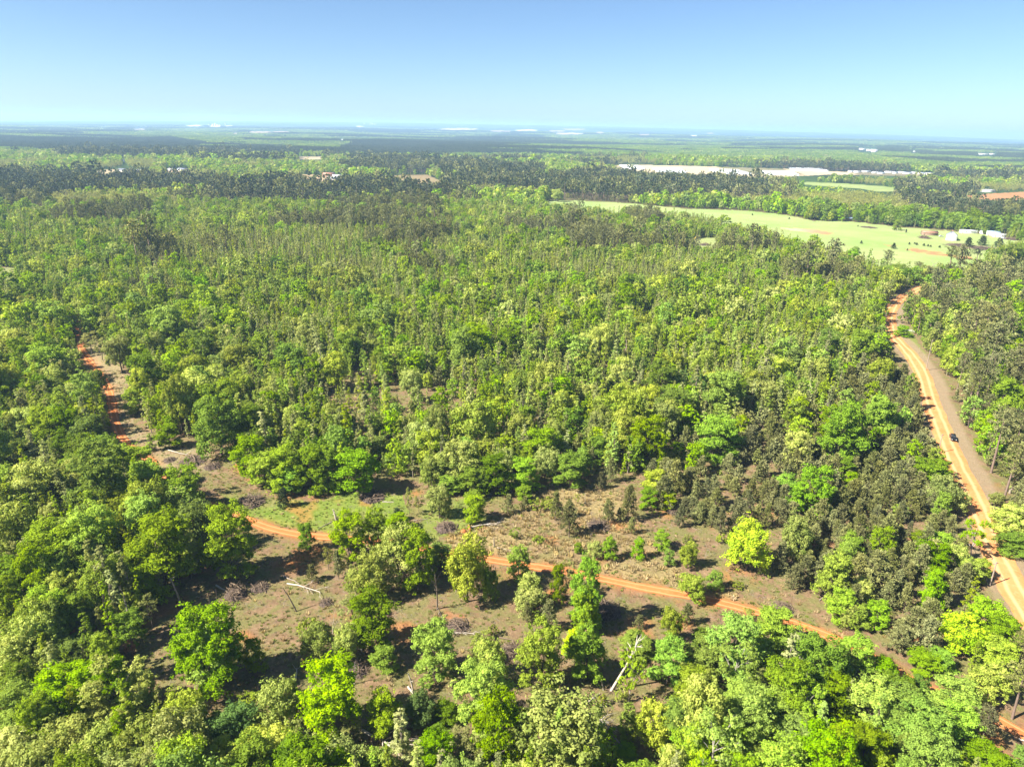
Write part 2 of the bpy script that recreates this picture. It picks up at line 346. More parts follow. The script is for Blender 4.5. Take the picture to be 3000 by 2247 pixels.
# ------------------------------------------------------------------ the ground: one sheet to the horizon
def build_ground():
    az = np.radians(np.unique(np.round(np.concatenate([np.arange(-180, -44, 4), np.arange(-44, 44.01, .13), np.arange(46, 180.1, 4)]), 4)))
    rr = [1.0, 12.0, 25.0]
    while rr[-1] < 25000: rr.append(rr[-1] * 1.0085 + .12)
    rr = np.array(rr); A, R = np.meshgrid(az, rr, indexing='ij')
    x = (np.sin(A) * R).ravel(); y = (np.cos(A) * R).ravel(); z = terrain(x, y)
    X, Y, zc = to_photo(x, y, z); front = (y > 20)
    r = np.hypot(x, y); wob = np.clip(r / 500, .3, 2)
    Xw = X + 14 * (fbm(x / (9 * wob), y / (9 * wob), 41) - .5) * np.clip(400 / r, .25, 1.2); Yw = Y + 8 * (fbm(x / (9 * wob), y / (9 * wob), 57) - .5) * np.clip(400 / r, .08, 1.2)
    def w(poly): return (pip(Xw, Yw, poly) & front).astype(float)
    n1 = fbm(x / 14, y / 14, 71); n2 = fbm(x / 5, y / 5, 73)
    pas = np.maximum.reduce([w(PASTURE), w(FIELD_RIGHT) * .9, w(FIELD_LEFT) * .55, w(CLEAR_MID) * .8, w(FIELD_FAR) * .9])
    lush = np.maximum(w(LUSH) * (.35 + .9 * smooth(.35, .65, n1)), w(MOWN) * .7)
    lush = np.maximum(lush, (pip(X, Y, [(960, 1560), (1300, 1460), (1480, 1460), (1400, 1560), (1200, 1590)]) & front) * smooth(.4, .6, n1) * .8)
    straw = w(STRAW) * (.3 + .8 * smooth(.3, .6, n1))
    strip = w(STRIP)
    dt, st = dist_to_path(x, y, track_q); dr, sr = dist_to_path(x, y, road_q)
    red = np.exp(-(dt / 2.6) ** 2) * smooth(.35, .6, n2) * .9
    red = np.maximum(red, smooth(.66, .76, fbm(x / 11, y / 8, 91)) * .55 * ((Y > 1400) & (Y < 1900) & front))
    for cx, cy, rad in ((870, 1640, 5.0), (1395, 1545, 2.4), (700, 1372, 1.6), (706, 1384, 1.6), (1560, 1700, 6.0), (1620, 1730, 5.0), (2160, 1690, 3.4), (620, 1485, 3.5), (930, 1610, 2.2), (2700, 2150, 4), (2870, 2120, 7), (2480, 1900, 3), (2180, 1320, 3)):
        p = ground_at(cx, cy); d = np.hypot(x - p[0], y - p[1]); red = np.maximum(red, np.exp(-(d / rad) ** 2) * smooth(.3, .55, n2) * .95)
    verge = ((dr < 10) & (sr > 0)) * (.9 * smooth(10, 7.5, dr + 2 * n1)) + ((dr < 6.5) & (sr <= 0)) * .6 * smooth(6.5, 5, dr)
    zone = np.stack([pas, np.clip(red, 0, 1), np.clip(lush, 0, 1), np.clip(straw + strip * .5 * smooth(.3, .7, n1), 0, 1)], 1)
    sand = np.maximum.reduce([w(CLAY_R2), w(STREAK1) * smooth(2443, 2300, X), w(GREENHOUSES) * (.3 + .7 * smooth(.45, .55, vn(x / 90, y / 260, 5))), w(YARD_C) * .6, w(TAN_FAR) * .7, w(YARD_B) * .5, w(YARD_A) * .5, strip * .2, w(CUTOVER) * .25])
    clay = np.maximum.reduce([w(CLAY_R) * (.55 + .45 * n1), w(CLAY_R3) * .7, w(STREAK1), w(STREAK2) * smooth(.3, .5, n1), w(CUTOVER) * .22 * (.4 + n1), w(YARD_A) * .6, w(YARD_B) * .35])
    white = np.zeros(len(x))
    for (x0, y0, x1, y1), kind in SCARS:
        t = (X - x0) / (x1 - x0); yc = y0 + (y1 - y0) * (.35 + .3 * vn(X / 9.0, X * 0, int(x0)) + .1); hw = (y1 - y0) * .5 * np.sqrt(np.clip(1 - (2 * t - 1) ** 2, 0, 1)) * (.5 + .5 * vn(X / 5.0, X * 0 + 3, int(x0) + 5))
        on = ((np.abs(Y - yc) < hw) & front & (r > 3000)).astype(float)
        if kind == 0: sand = np.maximum(sand, on)
        elif kind == 1: clay = np.maximum(clay, on * .6); sand = np.maximum(sand, on * .5)
        else: white = np.maximum(white, on)
    zone2 = np.stack([np.clip(sand, 0, 1), np.clip(clay, 0, 1), white, np.clip(verge, 0, 1)], 1)
    na, nr = A.shape
    i, j = np.meshgrid(np.arange(na - 1), np.arange(nr - 1), indexing='ij'); a = (i * nr + j).ravel()
    f = np.stack([a, a + nr, a + nr + 1, a + 1], 1)[:, ::-1]
    me = bpy.data.meshes.new("ground"); me.vertices.add(len(x)); me.vertices.foreach_set("co", np.stack([x, y, z], 1).astype(np.float32).ravel())
    me.loops.add(f.size); me.loops.foreach_set("vertex_index", f.astype(np.int32).ravel())
    me.polygons.add(len(f)); me.polygons.foreach_set("loop_start", (np.arange(len(f)) * 4).astype(np.int32)); me.polygons.foreach_set("use_smooth", np.ones(len(f), bool))
    me.update(calc_edges=True)
    for nm, zz in (("zone", zone), ("zone_far", zone2)):
        at = me.color_attributes.new(nm, 'FLOAT_COLOR', 'POINT'); at.data.foreach_set("color", zz.astype(np.float32).ravel())
    # material
    m, N, L, out = mat("ground_soil_and_grass")
    geo = N.new("ShaderNodeNewGeometry"); P = geo.outputs["Position"]
    def attr(nm):
        a_ = N.new("ShaderNodeAttribute"); a_.attribute_name = nm; s_ = N.new("ShaderNodeSeparateColor"); L.new(a_.outputs["Color"], s_.inputs[0]); return s_.outputs[0], s_.outputs[1], s_.outputs[2], a_.outputs["Alpha"]
    zp, zr, zg, zs = attr("zone"); fs, fc, fw, fv = attr("zone_far")
    nA = noise(N, L, P, .09, 4); nB = noise(N, L, P, .45, 5, .65); nC = noise(N, L, P, 1.7, 5, .7); nD = noise(N, L, P, .022, 3); nE = noise(N, L, P, .22, 5, .7)
    c = mixc(N, L, ramp(N, L, nB, .3, .72), (0.122, 0.078, 0.044), (0.244, 0.164, 0.095))
    c = mixc(N, L, math_(N, L, 'MULTIPLY', ramp(N, L, nE, .43, .56), .85, True), c, mixc(N, L, nC, (0.085, 0.092, 0.027), (0.192, 0.181, 0.067)))
    c = mixc(N, L, math_(N, L, 'MULTIPLY', ramp(N, L, nC, .56, .75), .6), c, (0.311, 0.229, 0.130))
    c = mixc(N, L, math_(N, L, 'MULTIPLY', ramp(N, L, nC, .42, .26), .65), c, (0.056, 0.041, 0.027))
    c = mixc(N, L, zs, c, mixc(N, L, ramp(N, L, nC, .3, .7), (0.159, 0.122, 0.052), (0.318, 0.244, 0.115)))
    c = mixc(N, L, zg, c, mixc(N, L, ramp(N, L, nB, .3, .7), (0.089, 0.141, 0.018), (0.200, 0.229, 0.052)))
    c = mixc(N, L, fv, c, mixc(N, L, nB, (0.200, 0.148, 0.089), (0.274, 0.207, 0.130)))
    nS = noise(N, L, P, .012, 4); st_ = noise(N, L, P, .05, 4)
    pas_c = mixc(N, L, ramp(N, L, nS, .35, .65), (0.200, 0.277, 0.081), (0.274, 0.311, 0.122))
    pas_c = mixc(N, L, math_(N, L, 'MULTIPLY', ramp(N, L, st_, .55, .75), .5), pas_c, (0.318, 0.289, 0.144))
    c = mixc(N, L, zp, c, pas_c)
    red_c = mixc(N, L, nB, (0.263, 0.097, 0.034), (0.391, 0.172, 0.064))
    c = mixc(N, L, zr, c, red_c)
    # forest floor and far wooded country
    sep = N.new("ShaderNodeSeparateXYZ"); L.new(P, sep.inputs[0])
    ln = N.new("ShaderNodeVectorMath"); ln.operation = 'LENGTH'; L.new(P, ln.inputs[0])
    farf = ramp(N, L, ln.outputs["Value"], 700, 1600)
    n900 = noise(N, L, P, .0011, 4, .6); n150 = noise(N, L, P, .006, 4, .65); n20 = noise(N, L, P, .03, 3, .7)
    wood = mixc(N, L, ramp(N, L, n150, .38, .62), (0.026, 0.051, 0.014), (0.062, 0.101, 0.022))
    wood = mixc(N, L, ramp(N, L, n900, .47, .56), wood, mixc(N, L, n150, (0.014, 0.025, 0.012), (0.029, 0.043, 0.018)))
    wood = mixc(N, L, ramp(N, L, n20, .35, .2), wood, (0.008, 0.014, 0.008))
    clear = math_(N, L, 'MULTIPLY', farf, math_(N, L, 'SUBTRACT', 1.0, math_(N, L, 'MAXIMUM', zp, math_(N, L, 'MAXIMUM', fs, fc)), True))
    c = mixc(N, L, clear, c, wood)
    c = mixc(N, L, fc, c, mixc(N, L, nD, (0.315, 0.128, 0.053), (0.420, 0.225, 0.112)))
    c = mixc(N, L, fs, c, mixc(N, L, nD, (0.360, 0.278, 0.172), (0.465, 0.383, 0.255)))
    c = mixc(N, L, fw, c, (0.600, 0.585, 0.555))
    b = N.new("ShaderNodeBsdfDiffuse"); L.new(c, b.inputs[0])
    bp = N.new("ShaderNodeBump"); bp.inputs["Strength"].default_value = .8; bp.inputs["Distance"].default_value = .35
    L.new(nC, bp.inputs["Height"]); L.new(bp.outputs[0], b.inputs["Normal"]); L.new(b.outputs[0], out.inputs[0])
    me.materials.append(m)
    o = bpy.data.objects.new("ground", me); COL.objects.link(o); tag(o, kind="structure")
build_ground()

def strip_mesh(name, Q, half_l, half_r, m, seed, lift, rag=.5, crown=.0, ncr=9):
    T = np.gradient(Q, axis=0); T /= np.linalg.norm(T, axis=1)[:, None]; Nn = np.stack([T[:, 1], -T[:, 0]], 1)
    s = np.arange(len(Q)) * 1.0
    e1 = half_l + rag * (fbm(s / 9, s * 0, seed, 4) - .5) * 2; e2 = half_r + rag * (fbm(s / 9, s * 0 + 9, seed + 3, 4) - .5) * 2
    t = np.linspace(0, 1, ncr); off = -e1[:, None] * (1 - t) + e2[:, None] * t
    x = Q[:, 0:1] + Nn[:, 0:1] * off; y = Q[:, 1:2] + Nn[:, 1:2] * off
    u = 2 * t - 1; z = terrain(x, y) + lift + crown * (1 - u * u)[None]
    V = np.stack([x, y, z], -1).reshape(-1, 3); k = len(Q)
    i, j = np.meshgrid(np.arange(k - 1), np.arange(ncr - 1), indexing='ij'); a = (i * ncr + j).ravel()
    mb = MB(); mb.add(V, np.stack([a, a + ncr, a + ncr + 1, a + 1], 1)[:, ::-1], tint=np.tile(np.abs(off / np.maximum(e1, e2)[:, None]), 1).ravel())
    o = mb.obj(name, m, smooth_=True, tint=True); tag(o, kind="structure"); return o
def dirt(name, a, b, rut, lanes):
    m, N, L, out = mat(name)
    geo = N.new("ShaderNodeNewGeometry"); P = geo.outputs["Position"]
    at = N.new("ShaderNodeAttribute"); at.attribute_name = "tint"; u = at.outputs["Fac"]
    n1 = noise(N, L, P, .12, 4); n2 = noise(N, L, P, 1.1, 5, .65); n3 = noise(N, L, P, .035, 3)
    c = mixc(N, L, ramp(N, L, n1, .3, .7), a, b)
    c = mixc(N, L, math_(N, L, 'MULTIPLY', ramp(N, L, n2, .5, .75), .4), c, rut)
    lane = ramp(N, L, math_(N, L, 'ABSOLUTE', math_(N, L, 'SUBTRACT', math_(N, L, 'ADD', u, math_(N, L, 'MULTIPLY', math_(N, L, 'SUBTRACT', n3, .5), .5)), lanes)), .22, .03)
    c = mixc(N, L, math_(N, L, 'MULTIPLY', lane, .75), c, rut)
    b_ = N.new("ShaderNodeBsdfDiffuse"); L.new(c, b_.inputs[0]); bp = N.new("ShaderNodeBump"); bp.inputs["Strength"].default_value = .6; bp.inputs["Distance"].default_value = .12
    L.new(n2, bp.inputs["Height"]); L.new(bp.outputs[0], b_.inputs["Normal"]); L.new(b_.outputs[0], out.inputs[0]); return m
strip_mesh("dirt_road", road_q, 3.5, 3.5, dirt("road_orange_dirt", (.430, .165, .055), (.500, .235, .090), (.560, .350, .180), .42), 3, .09, .5, .08)
strip_mesh("dirt_track", track_q, 1.45, 1.45, dirt("track_orange_dirt", (.380, .115, .036), (.450, .165, .055), (.520, .255, .115), .55), 31, .06, .35, .02)
# ------------------------------------------------------------------ trees: crowns built of limbs, lobes, clumps and leaf sprays
def unit(v): return v / (np.linalg.norm(v, axis=-1, keepdims=True) + 1e-9)
GOLD = 2.399963
#         style:   width, height, crown base (fraction), lobes
STYLE = {'oak': (8.0, 10.0, .14, 11), 'feather': (7.0, 11.0, .10, 18), 'slim': (3.0, 10.5, .16, 11), 'sparse': (6.5, 11.0, .30, 11), 'shrub': (3.0, 2.4, .04, 7)}
def lobe_layout(style, rng):
    w, h, cb, nl = STYLE[style]; out = []
    ph = rng.uniform(0, 6.28)
    for k in range(nl):
        u = (k + .5) / nl
        a = ph + k * GOLD + rng.normal(0, .25)
        if style == 'oak':
            zf = .12 + .80 * u ** .85 + rng.normal(0, .03); rf = .62 * math.sqrt(max(.02, 1 - ((zf - .34) / .66) ** 2)) * rng.uniform(.8, 1.15); rad = .235 * w * rng.uniform(.8, 1.25); sq = .82
        elif style == 'feather':
            zf = .05 + .90 * u + rng.normal(0, .03); rf = .70 * math.sqrt(max(.02, 1 - ((zf - .30) / .72) ** 2)) * rng.uniform(.55, 1.2); rad = .185 * w * rng.uniform(.75, 1.3); sq = .62
        elif style == 'slim':
            zf = .03 + .95 * u; rf = (.34 * (1 - zf) ** .8 + .04) * rng.uniform(.3, 1.4); rad = w * (.30 * (1 - .72 * zf)) * rng.uniform(.8, 1.2) + .12; sq = 1.15
        elif style == 'sparse':
            zf = .10 + .86 * u; rf = .75 * math.sqrt(max(.02, 1 - ((zf - .45) / .60) ** 2)) * rng.uniform(.5, 1.2); rad = .15 * w * rng.uniform(.7, 1.3); sq = .6
        else:
            zf = .2 + .6 * u; rf = .75 * math.sqrt(max(.05, 1 - ((zf - .2) / .7) ** 2)) * rng.uniform(.5, 1.1); rad = .24 * w * rng.uniform(.7, 1.2); sq = .8
        z = h * (cb + (1 - cb) * zf) - rad * .35
        out.append((np.array([math.cos(a) * rf * w / 2, math.sin(a) * rf * w / 2, max(z, rad * .6)]), rad, sq))
    return out
def leafy(style, seed, lod):
    """(leaf collector, trunk collector) of one broadleaf tree; lod 0 near, 1 middle distance, 2 far"""
    rng = np.random.default_rng(seed); lob = lobe_layout(style, rng); w, h, cb, nl = STYLE[style]
    lf = MB(); tk = MB()
    nc, nlf, size = {0: ((22, 44, .35) if style != 'slim' else (9, 24, .30)), 1: ((10, 12, .72) if style != 'slim' else (6, 7, .52)), 2: ((1, 9, 1.5) if style != 'slim' else (1, 5, 1.0))}[lod]
    if style == 'shrub': nc, nlf, size = (8, 16, .28) if lod == 0 else (4, 8, .45)
    if style == 'sparse': nc, nlf = max(1, int(nc * .55)), max(3, int(nlf * .8))
    for c, rad, sq in lob:
        outw = unit(np.array([c[0], c[1], .15 * w]) + 1e-6)
        if lod == 2:
            e = unit(rng.normal(size=(nlf, 3)) + .5 * outw + [0, 0, .45]); C = c + e * rad * [1, 1, sq] * rng.uniform(.6, 1, (nlf, 1))
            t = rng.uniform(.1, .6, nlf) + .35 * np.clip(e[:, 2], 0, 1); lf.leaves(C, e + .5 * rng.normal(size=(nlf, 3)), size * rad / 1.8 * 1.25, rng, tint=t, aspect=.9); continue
        d = unit(rng.normal(size=(nc, 3)) + .55 * outw + [0, 0, .35])
        cc = c + d * rad * [1, 1, sq] * rng.uniform(.65, 1.05, (nc, 1)); rc = rad * rng.uniform(.26, .48, nc)
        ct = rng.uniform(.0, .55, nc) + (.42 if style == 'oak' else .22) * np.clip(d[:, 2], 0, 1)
        e = unit(rng.normal(size=(nc, nlf, 3)) + .65 * d[:, None])
        flat = np.array([1, 1, .8 if style == 'oak' else .55])
        C = (cc[:, None] + e * flat * rc[:, None, None] * rng.uniform(.55, 1.1, (nc, nlf, 1))).reshape(-1, 3)
        jit = .38 if style == 'oak' else .5
        Nn = (e + jit * rng.normal(size=e.shape) + [0, 0, .25 if style == 'oak' else .45]).reshape(-1, 3)
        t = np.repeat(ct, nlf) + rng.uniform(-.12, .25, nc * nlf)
        if lod < 2 and style in ('feather', 'oak', 'sparse'):   # stray sprays that leave the lobe, so that the outline is ragged
            ns = (5 if style == 'oak' else 9) if lod == 0 else 3; es = unit(rng.normal(size=(ns, 3)) + .9 * outw + [0, 0, .3]); cs = c + es * rad * [1, 1, sq * 1.2] * rng.uniform(1.05, 1.65, (ns, 1)); k_ = 14 if lod == 0 else 4
            e2 = rng.normal(size=(ns, k_, 3)); C2 = (cs[:, None] + e2 * rad * np.array([.17, .17, .09])).reshape(-1, 3)
            C = np.concatenate([C, C2]); Nn = np.concatenate([Nn, (e2 * .6 + [0, 0, .8]).reshape(-1, 3)]); t = np.concatenate([t, np.repeat(rng.uniform(.2, .7, ns), k_)])
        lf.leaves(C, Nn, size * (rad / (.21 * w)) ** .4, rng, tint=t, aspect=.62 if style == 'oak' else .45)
    # trunk and limbs
    n = {0: 6, 1: 4, 2: 3}[lod]
    lean = rng.normal(0, .03 * h, 2); r0 = .017 * h * (1.25 if style == 'oak' else .9)
    top = np.array([lean[0], lean[1], h * (cb + (1 - cb) * .72)])
    if style == 'shrub':
        for c, rad, sq in lob[:5 if lod == 0 else 2]: tk.tube([[c[0] * .1, c[1] * .1, -.1], c * .55, c], [.05, .035, .015], 4)
    else:
        zs = np.array([-.3, .05, .25, .5, .8, 1.0]); px = np.stack([lean[0] * zs, lean[1] * zs, top[2] * zs], 1); px[0, 2] = -.3
        px[1:-1, :2] += rng.normal(0, .012 * h, (4, 2)); tk.tube(px, r0 * np.array([1.35, 1.1, .9, .72, .42, .2]), n)
        if lod < 2:
            for c, rad, sq in lob[:nl if lod == 0 else 6]:
                f = np.clip((c[2] / top[2]) * rng.uniform(.45, .72), .18, .9); b = np.array([np.interp(f, zs, px[:, i]) for i in range(3)])
                m_ = b + (c - b) * .5 + [0, 0, .07 * h * rng.uniform(-.3, 1)]; rr = r0 * .5 * (1.15 - f)
                tk.tube([b, m_, c + (c - b) * .25], [rr, rr * .65, rr * .2], 4 if lod else 5)
                if lod == 0 and style in ('sparse', 'oak'):
                    for _ in range(3):
                        q = c + unit(rng.normal(size=3) + unit(c - b)) * rad * 1.0; tk.tube([m_ + (c - m_) * .6, (m_ + c) / 2 * .2 + q * .8 - [0, 0, .1], q], [rr * .4, rr * .22, .012], 4)
    return lf, tk
def conifer(style, seed, lod):
    rng = np.random.default_rng(seed); lf = MB(); tk = MB()
    if style == 'pine': w, h, cb, nb = 4.6, 6.8, .12, 44
    elif style == 'tallpine': w, h, cb, nb = 6.5, 16.0, .52, 40
    else: w, h, cb, nb = 2.8, 5.0, .03, 60
    nb = {0: nb, 1: int(nb * .8), 2: int(nb * .4)}[lod]; ntf = {0: 4, 1: 3, 2: 1}[lod]; nn = {0: 13, 1: 6, 2: 5}[lod]
    size = {'pine': (.46, .72, 1.25), 'tallpine': (.60, .85, 1.6), 'cedar': (.32, .50, .9)}[style][lod]
    lean = rng.normal(0, .02 * h, 2)
    for k in range(nb):
        zf = (k + rng.uniform(0, 1)) / nb; a = k * GOLD + rng.normal(0, .3)
        if style == 'pine': L = w / 2 * (1.02 - zf) ** .62 * rng.uniform(.45, 1.2); rise = .28
        elif style == 'tallpine': L = w / 2 * math.sqrt(max(.03, 1 - ((zf - .42) / .62) ** 2)) * rng.uniform(.35, 1.25); rise = .14
        else: L = w / 2 * (1.0 - zf) ** .8 * rng.uniform(.75, 1.1) + .05; rise = .35
        z0 = h * (cb + (1 - cb) * zf) * .95; b = np.array([lean[0] * zf, lean[1] * zf, z0]); dr = np.array([math.cos(a), math.sin(a), rise])
        if lod == 0 and style != 'cedar': tk.tube([b, b + dr * L * .6, b + dr * L + [0, 0, .1]], [.035, .022, .008], 3, cap=False)
        for q in range(ntf):
            s_ = (1.0 if ntf == 1 else .35 + .65 * (q + rng.uniform(.3, 1)) / ntf); c = b + dr * L * s_ + rng.normal(0, .16 * (1 + .3 * lod), 3)
            tr = (.34 if style == 'pine' else .42 if style == 'tallpine' else .24) * rng.uniform(.7, 1.3) * (1 + .35 * lod)
            e = unit(rng.normal(size=(nn, 3)) + .5 * unit(dr) + [0, 0, .25]); C = c + e * tr * .75
            # needle sprays lie along the ray from the tuft's centre
            side = unit(np.cross(e, rng.normal(size=(nn, 3)))); sz = size * rng.uniform(.7, 1.2, (nn, 1)); wd = (.16 if lod == 0 else .26 if lod == 1 else .5)
            V = np.stack([C - e * sz * .5, C + side * sz * wd, C + e * sz * .55, C - side * sz * wd], 1).reshape(-1, 3)
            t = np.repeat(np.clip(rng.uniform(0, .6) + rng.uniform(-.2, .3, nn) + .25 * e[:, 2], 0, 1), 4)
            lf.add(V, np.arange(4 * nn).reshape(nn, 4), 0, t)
    n = 6 if lod == 0 else 4; r0 = .017 * h if style != 'cedar' else .06
    zs = np.array([-.3, .1, .4, .7, .98]); tk.tube(np.stack([lean[0] * zs, lean[1] * zs, h * zs * .96], 1), r0 * np.array([1.2, 1, .8, .5, .15]), n)
    return lf, tk
def bare(seed, lod=0, h=9.0):
    """a leafless tree: trunk and forking branches"""
    rng = np.random.default_rng(seed); tk = MB(); br = MB()
    def grow(p, d, L, r, lev):
        n = 3; pts = [p]; 
        for i in range(n):
            d = unit(d + rng.normal(0, .16, 3) + [0, 0, .05]); p = p + d * L / n; pts.append(p)
        (tk if lev == 0 else br).tube(pts, np.linspace(r, r * .5, n + 1), 5 if lev == 0 else 3, cap=False)
        if lev < (4 if lod == 0 else 2):
            for k in range(3 if lev < 2 else 2):
                q = pts[-1 if k == 0 else int(rng.integers(1, n + 1))]
                grow(q, unit(d + rng.normal(0, .55, 3) + [0, 0, .1]), L * rng.uniform(.5, .78), r * .5, lev + 1)
    grow(np.array([0, 0, -.2]), np.array([rng.normal(0, .1), rng.normal(0, .1), 1.0]), h * .36, .018 * h, 0)
    return br, tk
DIM = {**{k: (v[0], v[1]) for k, v in STYLE.items()}, 'pine': (4.6, 6.8), 'tallpine': (6.5, 16.0), 'cedar': (2.8, 5.0), 'bare': (6.0, 9.0)}
NVAR = {'oak': 6, 'feather': 6, 'slim': 5, 'sparse': 4, 'shrub': 4, 'pine': 6, 'tallpine': 5, 'cedar': 3, 'bare': 4}
_geo = {}
def geo(style, v, lod):
    k = (style, v, lod)
    if k not in _geo:
        seed = abs(hash_(style)) + 31 * v
        _geo[k] = bare(seed, lod) if style == 'bare' else conifer(style, seed, lod) if style in ('pine', 'tallpine', 'cedar') else leafy(style, seed, lod)
    return _geo[k]
def hash_(s): return sum((i + 1) * ord(c) for i, c in enumerate(s))
#        class: (style, leaf, bark, thing name)
CLASS = {'g': ('feather', 'g', BARK, 'broadleaf_tree'), 'm': ('feather', 'm', BARK, 'broadleaf_tree'), 'd': ('oak', 'd', BARK_DARK, 'broadleaf_tree'), 'D': ('oak', 'm', BARK_DARK, 'oak_tree'),
         'o': ('oak', 'o', BARK, 'oak_tree'), 'O': ('oak', 'o', BARK, 'oak_tree'), 'n': ('feather', 'n', BARK, 'broadleaf_tree'), 'y': ('sparse', 'y', BARK, 'broadleaf_tree'), 'w': ('sparse', 'g', BARK_PALE, 'broadleaf_tree'),
         'G': ('oak', 'G', BARK, 'broadleaf_tree'), 's': ('slim', 's', BARK, 'sapling'), 'q': ('slim', 'q', WOOD_GREY, 'sapling'), 'p': ('pine', 'p', BARK_PINE, 'pine_tree'), 't': ('tallpine', 'p', BARK_PINE, 'pine_tree'),
         'k': ('tallpine', 'k', BARK_PINE, 'pine_tree'), 'c': ('cedar', 'c', BARK_DARK, 'cedar_tree'), 'b': ('bare', None, WOOD_GREY, 'bare_tree'), 'B': ('bare', None, BARK_PALE, 'bare_tree'), 'h': ('shrub', 'h', BARK, 'shrub'), 'r': ('shrub', 'r', BARK, 'shrub')}
_mesh = {}
def part_mesh(cls, v, lod, part):
    k = (cls, v, lod, part)
    if k not in _mesh:
        style, leaf, bark, nm = CLASS[cls]; lf, tk = geo(style, v, lod)
        if part == 'crown': _mesh[k] = lf.mesh("crown", LEAF[leaf] if leaf else bark, tint=True)
        else: _mesh[k] = tk.mesh("trunk", bark, smooth_=True)
    return _mesh[k]
def whole_mesh(cls, v, lod):
    k = (cls, v, lod, 'whole')
    if k not in _mesh:
        style, leaf, bark, nm = CLASS[cls]; lf, tk = geo(style, v, lod); mb = MB()
        for src, slot in ((lf, 0), (tk, 1)):
            for vv, ff, tt in zip(src.v, src.f, src.t):
                mb.v.append(vv); mb.f.append(ff + (0 if slot == 0 else lf.n)); mb.t.append(tt); mb.m.append(np.full(len(ff), slot))
        mb.n = lf.n + tk.n
        _mesh[k] = mb.mesh("tree_form", [LEAF[leaf] if leaf else bark, bark], tint=True)
    return _mesh[k]
TREES = []          # (root, class, x, y, z, width, height, photo X, photo Y)
_src = {}
def plant(cls, x, y, w, h, rz, v, lod, own=None):
    """one tree as a thing of its own: an Empty with the children crown and trunk (copies share mesh data)"""
    style, leaf, bark, nm = CLASS[cls]; z = float(terrain(x, y)); k = (cls, v, lod)
    root = empty(own or nm, (x, y, z), rz); w0, h0 = DIM[style]; root.scale = (w / w0, w / w0, h / h0)
    if k not in _src:
        a = bpy.data.objects.new("branches" if style == 'bare' else "crown", part_mesh(cls, v, lod, 'crown')); b = bpy.data.objects.new("trunk", part_mesh(cls, v, lod, 'trunk')); _src[k] = (a, b); parts = (a, b)
    else: parts = tuple(o.copy() for o in _src[k])
    for o in parts: COL.objects.link(o); o.parent = root
    TREES.append([root, cls, x, y, z, w, h]); return root

# stuff: the countless rest, one object per kind, instanced on its own points
def scatter(name, rows, meshes, label=None, cat=None):
    """rows: x, y, z, rotation, width scale, height scale, index into meshes"""
    A = np.asarray(rows, float)
    if not len(A): return None
    me = bpy.data.meshes.new(name); me.vertices.add(len(A)); me.vertices.foreach_set("co", A[:, :3].astype(np.float32).ravel())
    for nm, ty, val in (("turn", 'FLOAT', A[:, 3]), ("wide", 'FLOAT', A[:, 4]), ("tall", 'FLOAT', A[:, 5]), ("form", 'INT', A[:, 6])):
        at = me.attributes.new(nm, ty, 'POINT'); at.data.foreach_set("value", val.astype(np.int32 if ty == 'INT' else np.float32))
    o = bpy.data.objects.new(name, me); COL.objects.link(o); tag(o, label, cat, kind="stuff")
    ng = bpy.data.node_groups.new(name + "_scatter", 'GeometryNodeTree'); ng.interface.new_socket("Geometry", in_out='INPUT', socket_type='NodeSocketGeometry'); ng.interface.new_socket("Geometry", in_out='OUTPUT', socket_type='NodeSocketGeometry')
    N, L = ng.nodes, ng.links; gi = N.new("NodeGroupInput"); go = N.new("NodeGroupOutput"); jn = N.new("GeometryNodeJoinGeometry")
    def named(nm, ty):
        n = N.new("GeometryNodeInputNamedAttribute"); n.data_type = ty; n.inputs["Name"].default_value = nm; return n.outputs[0]
    form = named("form", 'INT'); rot = N.new("ShaderNodeCombineXYZ"); L.new(named("turn", 'FLOAT'), rot.inputs[2])
    wide = named("wide", 'FLOAT'); sc = N.new("ShaderNodeCombineXYZ"); L.new(wide, sc.inputs[0]); L.new(wide, sc.inputs[1]); L.new(named("tall", 'FLOAT'), sc.inputs[2])
    for i, m_ in enumerate(meshes):
        if not (A[:, 6] == i).any(): continue
        src = bpy.data.objects.new(name + "_form", m_); oi = N.new("GeometryNodeObjectInfo"); oi.inputs["Object"].default_value = src; oi.inputs["As Instance"].default_value = False
        cmp_ = N.new("FunctionNodeCompare"); cmp_.data_type = 'INT'; cmp_.operation = 'EQUAL'; L.new(form, cmp_.inputs[2]); cmp_.inputs[3].default_value = i
        ip = N.new("GeometryNodeInstanceOnPoints"); L.new(gi.outputs[0], ip.inputs["Points"]); L.new(cmp_.outputs[0], ip.inputs["Selection"]); L.new(oi.outputs["Geometry"], ip.inputs["Instance"])
        L.new(rot.outputs[0], ip.inputs["Rotation"]); L.new(sc.outputs[0], ip.inputs["Scale"]); L.new(ip.outputs[0], jn.inputs[0])
    L.new(jn.outputs[0], go.inputs[0]); md = o.modifiers.new("scatter", 'NODES'); md.node_group = ng
    return o
